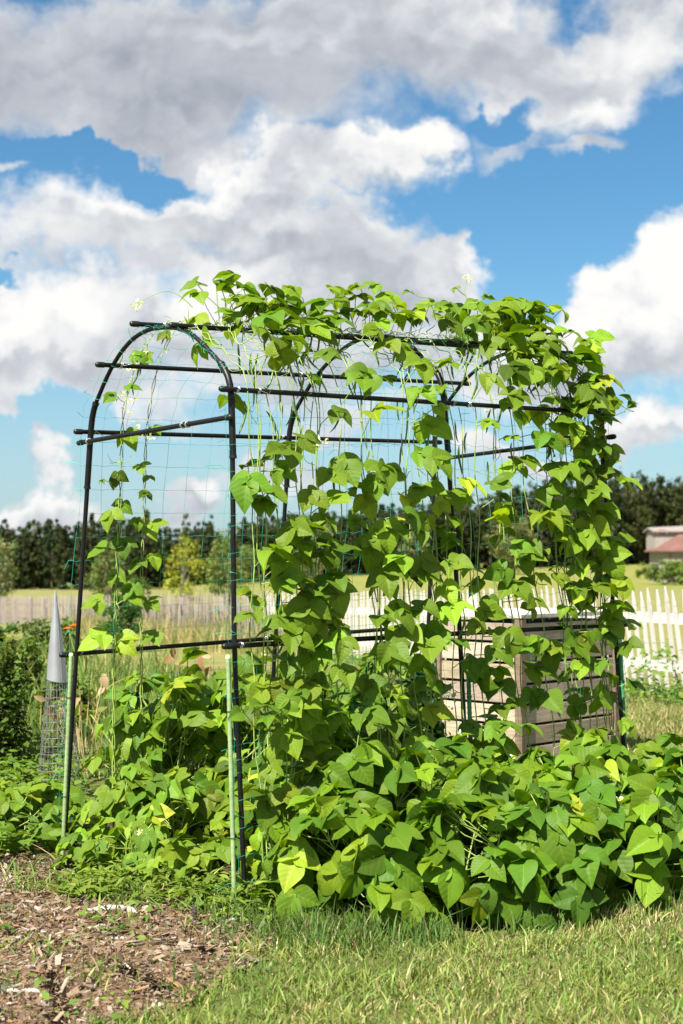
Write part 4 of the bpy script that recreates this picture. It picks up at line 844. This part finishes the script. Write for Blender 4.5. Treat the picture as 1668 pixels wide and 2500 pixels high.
# squash plants and dry stalks behind the tunnel
def bigleaf(label, px, d, n, h, size, cols, name='squash_plant', group=None):
    p = at(px, 1358, d); z = float(gz(p[0], p[1])); root = thing(name, (p[0], p[1], z), label, 'plant', group); f = MB(); s = MB(); b = np.array([p[0], p[1], z])
    for i in range(n):
        a = rnd.uniform(0, 6.28); t = b + np.array([math.cos(a) * rnd.uniform(.05, .3), math.sin(a) * rnd.uniform(.05, .3), h * rnd.uniform(.55, 1.05)])
        tube(s, [b + jit(.02) * [1, 1, 0], (b + t) / 2 + jit(.02), t], [.008, .006, .004], 5); dd = norm([math.cos(a), math.sin(a), rnd.uniform(-.9, .1)]); leaflet(f, t, dd, norm(np.array([0, 0, 1.]) + jit(.3) + np.array([0, -.5, 0])), size * rnd.uniform(.7, 1.2), np.array(cols[rnd.randrange(len(cols))]) * rnd.gauss(1, .1))
    rel(f, 'foliage', M['leaf'], root); rel(s, 'stem', M['stem'], root)
SQ = [(.10, .17, .03), (.14, .2, .045), (.17, .22, .05)]
bigleaf('broad leaved plant behind the low bar between the front posts', 440, 8.6, 11, .52, .25, SQ)
bigleaf('broad leaved plant with drooping leaves behind the left climbing vines', 330, 8.4, 9, .48, .22, SQ)
bigleaf('broad leaved plant behind the tunnel right of the dry stalks', 610, 9.6, 9, .45, .22, SQ)
def dry(px, py, d, label):
    p = at(px, py, d); z = float(gz(p[0], p[1])); root = thing('dead_plant', (p[0], p[1], z), label, 'plant'); f = MB(); s = MB(); b = np.array([p[0], p[1], z]); ht = p[2] - z
    for i in range(9):
        t = b + np.array([rnd.gauss(0, .08), rnd.gauss(0, .08), ht * rnd.uniform(.6, 1.1)]); tube(s, [b + jit(.02) * [1, 1, 0], (b + t) / 2, t], [.004, .003, .002], 4)
        for k in range(2): leaflet(f, t - np.array([0, 0, .06 * k]), norm([rnd.gauss(0, .5), rnd.gauss(0, .5), rnd.uniform(-1, .3)]), norm(jit(1) + np.array([0, -1, .5])), rnd.uniform(.04, .10), np.array([(.38, .25, .13), (.45, .33, .20), (.28, .16, .08)][rnd.randrange(3)]), TPLS[rnd.randrange(10)])
    rel(f, 'foliage', M['leaf_small'], root); rel(s, 'stem', M['dry_stem'], root)
M['dry_stem'] = simple('dry_stem', (.42, .30, .17), .8, .3, 30)
dry(486, 1606, 8.9, 'withered straw coloured plant behind the low bar near the front right post')
dry(205, 1650, 8.2, 'withered brown plant with pale dry leaves just right of the metal cone')
def lily(px, py, d, label):
    p = at(px, py, d); z = float(gz(p[0], p[1])); root = thing('orange_lily', (p[0], p[1], z), label, 'flower'); f = MB(); s = MB(); b = np.array([p[0], p[1], z])
    for i in range(2):
        t = p + np.array([rnd.gauss(0, .06), rnd.gauss(0, .06), rnd.gauss(0, .03)]); tube(s, [b, (b + t) / 2 + jit(.02), t], .004, 5)
        fl = MB()
        for k in range(6): a = k * 1.047; leaflet(fl, t, norm([math.cos(a), math.sin(a), .5]), norm([-math.cos(a) * .5, -math.sin(a) * .5, 1]), .05, np.array((.75, .22, .03)), TPLS[k])
        rel(fl, 'bloom', M['leaf_small'], root)
    for i in range(14): a = rnd.uniform(0, 6.28); leaflet(f, b, norm([math.cos(a), math.sin(a), 1.6]), norm([-math.cos(a), -math.sin(a), .5]), rnd.uniform(.3, .45), np.array(WC[0]), leaf_tpl(rnd, .12, droop=.9, tt=TS, ww=WS, cc=CS))
    rel(f, 'foliage', M['leaf_small'], root); rel(s, 'stem', M['stem'], root)
lily(205, 1535, 11.5, 'orange lilies blooming beyond the front left post of the trellis')
# ------------------------------------------------------------------ climbing beans on the tunnel
DY = [640, 700, 760, 800, 850, 900, 950, 1020, 1090, 1170, 1250, 1340, 1430, 1520, 1610, 1700, 1800]
DX = [420, 470, 540, 580, 640, 700, 780, 860, 940, 1000, 1040, 1090, 1140, 1200, 1280, 1360, 1430, 1480]
DT = [[0, .6, 1, 1, 1, 1, 1, 1, 1, 1, 1, 1, 1, 1, 1, 1, 1, 0],
      [0, .6, 1, 1, 1, 1, 1, 1, 1, 1, 1, 1, 1, 1, 1, 1, 1, 0],
      [0, .5, 1, 1, 1, 1, 1, 1, 1, 1, 1, 1, 1, 1, 1, 1, 1, 0],
      [0, .05, .15, .3, .45, .65, .8, .75, .6, .75, .7, .7, .9, 1, 1, 1, 1, 0],
      [0, 0, .0, .12, .30, .35, .40, .40, .35, .4, .55, .6, .8, .9, 1, 1, 1, 0],
      [0, 0, 0, .05, .25, .35, .5, .55, .45, .45, .4, .5, .8, .9, 1, 1, 1, 0],
      [0, 0, 0, .1, .4, .5, .6, .55, .45, .35, .3, .3, .6, .9, 1, 1, 1, .2],
      [0, 0, 0, .3, .45, .3, .2, .15, .2, .2, .15, .15, .6, .9, 1, 1, 1, .1],
      [0, 0, 0, .8, .75, .5, .5, .45, .45, .45, .4, .35, .6, .9, 1, 1, .9, 0],
      [0, 0, 0, .9, .95, .9, 1, 1, .9, .7, .6, .6, .8, .9, .9, 1, 1, 0],
      [0, 0, 0, .95, 1, 1, 1, 1, .85, .7, .6, .6, .7, .85, .9, .9, .8, 0],
      [0, 0, 0, 1, 1, 1, 1, 1, .9, .75, .65, .55, .6, .8, .85, .85, .8, 0],
      [0, 0, 0, .9, .9, .9, .9, .9, .85, .75, .6, .45, .45, .5, .6, .7, .6, 0],
      [0, 0, 0, .7, .95, 1, 1, 1, .9, .75, .60, .55, .50, .55, .60, .6, .5, 0],
      [0, 0, 0, .7, .95, 1, 1, 1, .9, .7, .60, .65, .60, .60, .60, .6, .5, 0],
      [0, 0, 0, .7, .95, 1, 1, 1, .95, .8, .65, .65, .65, .6, .6, .6, .5, 0],
      [0, 0, 0, .8, .9, 1, 1, 1, 1, .9, .8, .8, .7, .7, .6, .5, .3, 0]]
DT = np.array(DT)
def to_px(P):
    v = np.array(P) - [0, 0, EYE]; y = v[1] * math.cos(PITCH) + v[2] * math.sin(PITCH); z = -v[1] * math.sin(PITCH) + v[2] * math.cos(PITCH)
    return np.array([CX + v[0] / y * F, CY - z / y * F])
def dens(P):                                          # how full the wall is round this place
    x, y = to_px(P) / 1.0638; x = min(max(x, DX[0]), DX[-1]); y = min(max(y, DY[0]), DY[-1])
    j = min(np.searchsorted(DX, x, 'right') - 1, len(DX) - 2); i = min(np.searchsorted(DY, y, 'right') - 1, len(DY) - 2); a = (x - DX[j]) / (DX[j + 1] - DX[j]); b = (y - DY[i]) / (DY[i + 1] - DY[i])
    return DT[i, j] * (1 - a) * (1 - b) + DT[i, j + 1] * a * (1 - b) + DT[i + 1, j] * (1 - a) * b + DT[i + 1, j + 1] * a * b
PODS = []
for k in range(5):
    mb = MB(); L_ = (.085, .10, .12, .11, .13)[k]; cv = (.1, .35, .6, 1.1, .05)[k]; t = np.linspace(0, 1, 12)
    tube(mb, np.stack([cv * L_ * .5 * t ** 2, 0 * t + .004 * np.sin(t * 5), -L_ * t + cv * L_ * .18 * t ** 2], 1), np.r_[.0012, .0028, np.full(7, .0042) * (1 + .06 * np.sin(np.arange(7) * 2.1)), .0034, .0022, .0006], 6); o = mb.build('bean_pod', M['pod']); PODS.append(o.data); bpy.data.objects.remove(o)
def pod(root, P):
    o = bpy.data.objects.new('bean_pod', PODS[rnd.randrange(5)]); COL.objects.link(o); o.parent = root; o.location = tuple(P - np.array(root.location)); o.rotation_euler = (rnd.gauss(0, .22), rnd.gauss(0, .22), rnd.uniform(0, 6.28)); s = rnd.uniform(.75, 1.15); o.scale = (s, s, s)
def blossom(mb, P):
    for k in range(rnd.randint(2, 5)):
        c = P + jit(.010)
        for i in range(3): leaflet(mb, c, norm(jit(1)), norm(jit(1) + [0, 0, 1]), rnd.uniform(.009, .016), np.array((1, 1, 1.)) if rnd.random() < .5 else np.array((.85, .8, .35)), TPLS[rnd.randrange(10)])
def wall_leaf(fol, stem, P, on, size, kind='vine', up=1.0):
    tang = norm(np.cross(on, [0, 0, 1.]) + 1e-6); a = rnd.gauss(0, .8)
    pd = norm(on * rnd.uniform(.25, 1.0) + tang * rnd.gauss(0, .9) + np.array([0, 0, rnd.uniform(.0, .9)]))
    n = norm(np.array([0, 0, .75 * up]) + SUN * .45 + on * rnd.uniform(.15, .75) + jit(.42)); fw = norm(on * .65 + tang * rnd.gauss(0, .8) + np.array([0, 0, -.34]) + jit(.28))
    trifoliate(fol, stem, P, pd, rnd.uniform(.04, .14), n, fw, size, kind)
def vine(s0, q_end, label, group, seed, root_q=79.5):
    P0 = surf(s0, 79.9); P0 = np.array([P0[0], P0[1], 0]); root = thing('bean_vine', P0, label, 'vine', group); fol, stem, bl = MB(), MB(), MB()
    ph = rnd.uniform(0, 6); drift = rnd.gauss(0, .05)
    for strand in range(1 + (rnd.random() < .55 and not 1.08 < s0 < 1.68)):
        qv = np.linspace(root_q, q_end + (0 if strand == 0 else rnd.uniform(0, 6)), 70); pts = []
        for i, q in enumerate(qv):
            t = i / 69; s = s0 + drift * t + .04 * math.sin(t * 7 + ph + strand * 2.5) + strand * .04 * math.sin(t * 3.1); s = min(max(s, -.04), 1.97)
            o = outn(min(max(s, .02), 1.98), q); pts.append(surf(s, q) + o * (.020 + .009 * math.sin(t * 60 + strand * 3)) + np.cross(o, [0, 0, 1]) * .006 * math.cos(t * 60 + strand * 3))
        pts = np.array(pts); keep = 70
        if strand == 0: pts[0] = P0
        tube(stem, pts, np.linspace(.0028, .0013, 70), 5)
        acc = 0
        for i in range(3, 70):
            acc += np.linalg.norm(pts[i] - pts[i - 1]); z = pts[i, 2]
            step = .060 if z > .55 else .10
            if acc < step: continue
            acc = rnd.uniform(-.02, .02); d = dens(pts[i]); q = qv[i]; s = s0
            if rnd.random() < d * (.46 if 50 < q < 62 else .70 if q < 50 else .56 if pts[i][2] > 1.42 else .66) * (1.4 if s0 > 1.5 and pts[i][2] > .9 else 1) * (1.7 if 1.08 < s0 < 1.68 and pts[i][2] < 1.3 else 1):
                on = outn(min(max(s, .02), 1.98), min(q, 62)); top = q < 50
                sz = rnd.triangular(.046, .118, .082) * (1.0 if not top else .95); P = pts[i].copy()
                if top: 
                    P2 = P + np.array([0, 0, rnd.uniform(.0, .10)]); tube(stem, [P, (P + P2) / 2 + jit(.008), P2], .0015, 4, cap=False); P = P2
                if rnd.random() < .14: P = P - on * rnd.uniform(.03, .08); on = -on * .5 + np.array([0, 0, .3])
                wall_leaf(fol, stem, P, on, sz, 'vine', 1.2 if top else 1.0)
            y = to_px(pts[i])[1] / 1.0638; x = to_px(pts[i])[0] / 1.0638
            if 40 < q < 66 and z > 1.45 and x > 560:
                if rnd.random() < .24: pod(root, pts[i] + jit(.015) - outn(min(max(s, .02), 1.98), q) * .03)
                if rnd.random() < .07: blossom(bl, pts[i] + jit(.02))
            elif z > .6 and rnd.random() < .06: pod(root, pts[i] + jit(.015))
            if rnd.random() < .10:                       # a twining runner
                a = norm(jit(1) + np.array([0, 0, .5])); l = rnd.uniform(.05, .16); w = np.linspace(0, 1, 10); b = norm(np.cross(a, [0.3, 1, 0]))
                tube(stem, pts[i] + a * (w * l)[:, None] + b * (.25 * l * np.sin(w * rnd.uniform(2, 6)))[:, None], np.linspace(.0014, .0006, 10), 4, cap=False)
    rel(fol, 'foliage', M['leaf'], root); rel(stem, 'stem', M['stem'], root)
    if bl.v: rel(bl, 'blossom', M['leaf_small'], root)
    return root
GV = 'pole beans climbing the lawn side of the trellis'
zones = [('bean vine climbing the net just right of the front right post', 0.075, 0.18, 4), ('bean vine climbing the net between the front right post and the middle post', .20, .92, 12), ('bean vine twining round the middle post above the bin', .97, 1.05, 2), ('thin bean vine climbing in front of the wooden bin between middle and far posts', 1.12, 1.64, 7), ('dense bean vine on the far right end of the trellis beside the white fence', 1.70, 1.94, 6)]
k = 0
for lab, a, b, n in zones:
    for s in np.linspace(a, b, n): vine(s + rnd.gauss(0, .012), rnd.uniform(37, 43), lab, GV, k); k += 1
# two thin strings of bean on the left wall, each leaf where it hangs
def left_vine(line, spots, label, up):
    a, b = HP[0][0], HP[2][0]; pts = [on_plane(x * 1.0638, y * 1.0638, a, b) for x, y in line]; base = pts[0].copy(); base[2] = 0
    root = thing('bean_vine', base, label, 'vine', 'thin bean vines on the left wall'); fol, stem, bl = MB(), MB(), MB(); on = -HU[0]
    for st in range(2):
        P = smooth(resample(np.array([base] + pts), 60), 4); w = np.linspace(0, 1, 60); P = P + HX[0] * (.006 * np.sin(w * 70 + st * 3.1))[:, None] + on * (.004 * np.cos(w * 70 + st * 3.1))[:, None]; tube(stem, P, np.linspace(.003, .0015, 60), 5)
    for x, y, sz in spots:
        P = on_plane(x * 1.0638, y * 1.0638, a, b); j = int(np.argmin(np.linalg.norm(P - np.array(pts)[:, :], axis=1))); q = np.array(pts); near = resample(q, 200); c = near[int(np.argmin(np.linalg.norm(near - P, axis=1)))]
        d = P - c; pd = norm(d + np.array([0, 0, .02]) + jit(.008)); n = norm(np.array([0, 0, .6]) + SUN * .35 + np.array([0, -.55, 0]) + jit(.25)); fw = norm(np.array([d[0], d[1] - .03, -.07]) + jit(.03))
        trifoliate(fol, stem, c, pd, max(.03, np.linalg.norm(d)), n, fw, sz * .86, 'vine')
        if y < 1000: blossom(bl, c + jit(.02)); blossom(bl, c + jit(.03))
        if y < 860:
            for _ in range(2): pod(root, c + jit(.04))
    for _ in range(9):
        c = np.array(pts)[rnd.randrange(len(pts))]; l = rnd.uniform(.04, .1); w = np.linspace(0, 1, 8); u = norm(jit(1)); v = norm(jit(1)); tube(stem, c + u * (w * l)[:, None] + v * (.3 * l * np.sin(w * 4))[:, None], np.linspace(.0013, .0006, 8), 4, cap=False)
    rel(fol, 'foliage', M['leaf'], root); rel(stem, 'stem', M['stem'], root); rel(bl, 'blossom', M['leaf_small'], root)
left_vine([(262, 1500), (266, 1380), (268, 1280), (276, 1150), (278, 1060), (280, 990), (284, 930), (300, 880), (310, 830), (330, 790), (352, 768)],
          [(235, 1470, .105), (285, 1480, .10), (225, 1385, .085), (300, 1390, .085), (240, 1265, .085), (285, 1250, .08), (250, 1185, .085), (290, 1170, .075), (268, 1100, .065), (235, 1108, .03), (292, 1005, .085), (260, 912, .075), (300, 905, .06), (300, 826, .07), (330, 830, .055), (262, 1330, .07)],
          'thin bean vine with paired leaves nearer to the front left post', 0)
left_vine([(325, 1490), (322, 1380), (326, 1290), (330, 1190), (333, 1080), (335, 990), (345, 930), (352, 880), (368, 820), (385, 780), (400, 760)],
          [(355, 1470, .09), (345, 1385, .07), (300, 1350, .075), (320, 1300, .08), (355, 1290, .06), (350, 1210, .085), (315, 1195, .05), (330, 1142, .05), (345, 1102, .05), (320, 1075, .06), (352, 992, .05), (372, 770, .05)],
          'thin bean vine farther along the left wall, second from the front left post', 0)
# shoots that stand clear of the ridge
def shoot(pts, y, leaves, label, tipb=True):
    P = [at(a * 1.0638, b * 1.0638, y) for a, b in pts]; root = thing('bean_shoot', P[0], label, 'shoot'); st, fo, bl = MB(), MB(), MB(); C = smooth(resample(np.array(P), 30), 3); tube(st, C, np.linspace(.002, .0009, 30), 5)
    for t, sz in leaves: wall_leaf(fo, st, C[int(t * 29)], np.array([0, -.6, .4]), sz)
    if fo.v: rel(fo, 'foliage', M['leaf'], root)
    if tipb: blossom(bl, C[-1]); blossom(bl, C[-3]); rel(bl, 'blossom', M['leaf_small'], root)
    rel(st, 'stem', M['stem'], root)
shoot([(442, 705), (425, 688), (400, 670), (375, 667), (345, 680), (325, 690), (315, 705)], 5.75, [], 'bare runner arching out to the left from the vine on the ridge')
shoot([(1075, 720), (1072, 690), (1066, 668), (1070, 648), (1073, 636)], 6.3, [(.3, .04), (.5, .03)], 'upright shoot with a pale blossom tip standing above the ridge')
shoot([(1000, 735), (995, 712), (985, 692), (982, 680)], 6.2, [(.95, .035)], 'short shoot with one small leaf above the ridge', False)
shoot([(1360, 1000), (1400, 960), (1430, 945), (1455, 945)], 6.4, [(.4, .06), (.8, .06), (1, .04)], 'leafy runner sticking out to the right of the far arch', False)

# ------------------------------------------------------------------ bush beans
def bush(x, y, h, rad, n, kind, label, group, size=(.075, .12), out=None, pods=2, yellow=0):
    b = np.array([x, y, float(gz(x, y))]); root = thing('bean_plant', b, label, 'bean plant', group); fol, stem, bl = MB(), MB(), MB()
    main = []
    for k in range(rnd.randint(3, 5)):
        a = rnd.uniform(0, 6.28); t = b + np.array([math.cos(a) * rad * rnd.uniform(.3, .7), math.sin(a) * rad * rnd.uniform(.3, .7), h * rnd.uniform(.55, .9)]); m_ = (b + t) / 2 + jit(.03); P = resample([b, m_, t], 12); P = smooth(P, 3); tube(stem, P, np.linspace(.0045, .002, 12), 5); main.append(P)
    for i in range(n):
        a = rnd.uniform(0, 6.28); u = rnd.random(); el = (u ** .95) * 1.45 - .05; rr = rad * rnd.uniform(.72, 1.08); T = b + np.array([math.cos(a) * math.cos(el) * rr, math.sin(a) * math.cos(el) * rr, h * (.10 + .92 * math.sin(el)) * rnd.uniform(.85, 1.08)])
        src = main[rnd.randrange(len(main))]; c = src[int(np.argmin(np.linalg.norm(src - (T * .75 + b * .25), axis=1)))]; d = T - c; l = np.linalg.norm(d)
        o = norm([math.cos(a), math.sin(a), 0]); vis = o if out is None else norm(o + np.array(out) * .5)
        nn = norm(np.array([0, 0, .45 + .35 * math.sin(el)]) + vis * .62 * math.cos(el) + SUN * .4 + jit(.42)); fw = norm(o * (.6 + .2 * rnd.random()) + np.array([0, 0, -.75 * math.cos(el) - .1]) + jit(.35))
        kk = kind
        trifoliate(fol, stem, c, d, l, nn, fw, rnd.uniform(*size), kk, .0019)
        if rnd.random() < .02: blossom(bl, T + jit(.03))
    for _ in range(pods): p = main[rnd.randrange(len(main))]; pod(root, p[rnd.randint(5, 11)] + jit(.02))
    rel(fol, 'foliage', M['leaf'], root); rel(stem, 'stem', M['stem'], root)
    if bl.v: rel(bl, 'blossom', M['leaf_small'], root)
    return root
def scatter(poly, gap, tries=4000, seed=0):
    r = np.random.default_rng(seed); P = np.array(poly); out = []
    for _ in range(tries):
        p = r.uniform(P.min(0), P.max(0))
        if inside(poly, np.array([p[0]]), np.array([p[1]]))[0] and all(np.hypot(*(p - q)) > gap for q in out): out.append(p)
    return out
RIGHT = [(-.10, 5.22), (-.02, 5.08), (.25, 4.99), (.62, 5.05), (1.05, 5.27), (1.62, 5.62), (1.80, 6.2), (1.25, 6.30), (.45, 5.78), (.05, 5.52)]
for p in scatter(RIGHT, .205, seed=5):
    wall = p[1] - np.interp(p[0], [-.4, .42, 1.13, 1.8], [5.345, 5.97, 6.5, 7.0]); px = CX + p[0] / p[1] * F
    h = rnd.uniform(.40, .50); h = h * .78 if px < 640 else h
    if p[1] < np.interp(p[0], [-.3, .25, .62, 1.05, 1.62], [5.25, 5.15, 5.22, 5.55, 6.0]): lab = 'full bush bean plant in the front of the wide row along the lawn'; g = 'front bush beans along the lawn'; h *= .84
    elif px < 960: lab = 'bush bean plant between the front right post and the middle post of the trellis'; g = 'bush beans at the foot of the near net'; h *= 1.32
    else: lab = 'bush bean plant below the wooden bin at the right half of the row'; g = 'bush beans below the bin'
    bush(p[0], p[1], h, rnd.uniform(.17, .23), rnd.randint(40, 48), 'bush', lab, g, size=(.060, .118), out=(0, -1, 0))
LEFT = [(-.97, 6.24), (-.84, 6.0), (-.60, 5.84), (-.36, 5.92), (.1, 6.5), (.35, 6.95), (.1, 7.3), (-.5, 6.95), (-1.0, 6.6)]
for p in scatter(LEFT, .21, seed=8):
    fr = p[1] < 6.12; h = rnd.uniform(.30, .40) if fr else rnd.uniform(.55, .74)
    lab = 'low bush bean plant at the open front of the tunnel between the front posts' if fr else 'bush bean plant growing inside the tunnel behind the open front'
    bush(p[0], p[1], h, rnd.uniform(.16, .22), rnd.randint(30, 38), 'inner', lab, 'low bush beans at the tunnel mouth' if fr else 'bush beans inside the tunnel', size=(.062, .105), out=(0, -1, 0), pods=1)
for t in np.linspace(.14, .80, 8):
    x_, y_ = -1.02 + .62 * t + rnd.gauss(0, .03), 5.93 - .56 * t + rnd.gauss(0, .04)
    bush(x_, y_, rnd.uniform(.14, .22), rnd.uniform(.13, .17), 15, 'inner', 'low spreading bean plant among the weeds at the edge of the mulch', 'low bean plants along the mulch edge', size=(.045, .08), out=(0, -1, 0), pods=0)
for p in scatter([(-1.45, 6.35), (-1.30, 6.2), (-1.22, 6.5), (-1.3, 6.6)], .17, seed=3):
    bush(p[0], p[1], rnd.uniform(.20, .27), .17, 18, 'inner', 'bush bean plant outside the front left post beside the wire cage', 'bush beans beside the cage', size=(.06, .1), out=(0, -1, 0), pods=0)
def yellowed():
    p = gp(624, 2150); root = thing('yellowed_plant', (p[0], p[1], 0), 'dying plant with yellow and tan leaves at the foot of the front right post', 'plant'); f, s = MB(), MB()
    for i in range(9):
        t = p + np.array([rnd.gauss(0, .035), rnd.gauss(0, .03), rnd.uniform(.03, .13)]); tube(s, [p, (p + t) / 2 + jit(.01), t], .0025, 5); leaflet(f, t, norm([rnd.gauss(0, .6), -.6, rnd.uniform(-.8, .2)]), norm(np.array([0, -.7, .7]) + jit(.3)), rnd.uniform(.045, .075), np.array([(.62, .50, .05), (.60, .40, .16), (.55, .52, .10)][rnd.randrange(3)]))
    rel(f, 'foliage', M['leaf'], root); rel(s, 'stem', M['dry_stem'], root)
yellowed()
for x_, y_ in ((-.20, 5.52), (-.13, 5.38), (-.05, 5.6), (-.24, 5.72)): bush(x_, y_, rnd.uniform(.42, .55), .15, 26, 'bush', 'bush bean plant at the near end of the net just behind the front right post', 'bush beans behind the front right post', size=(.065, .105), out=(0, -1, 0), pods=1)
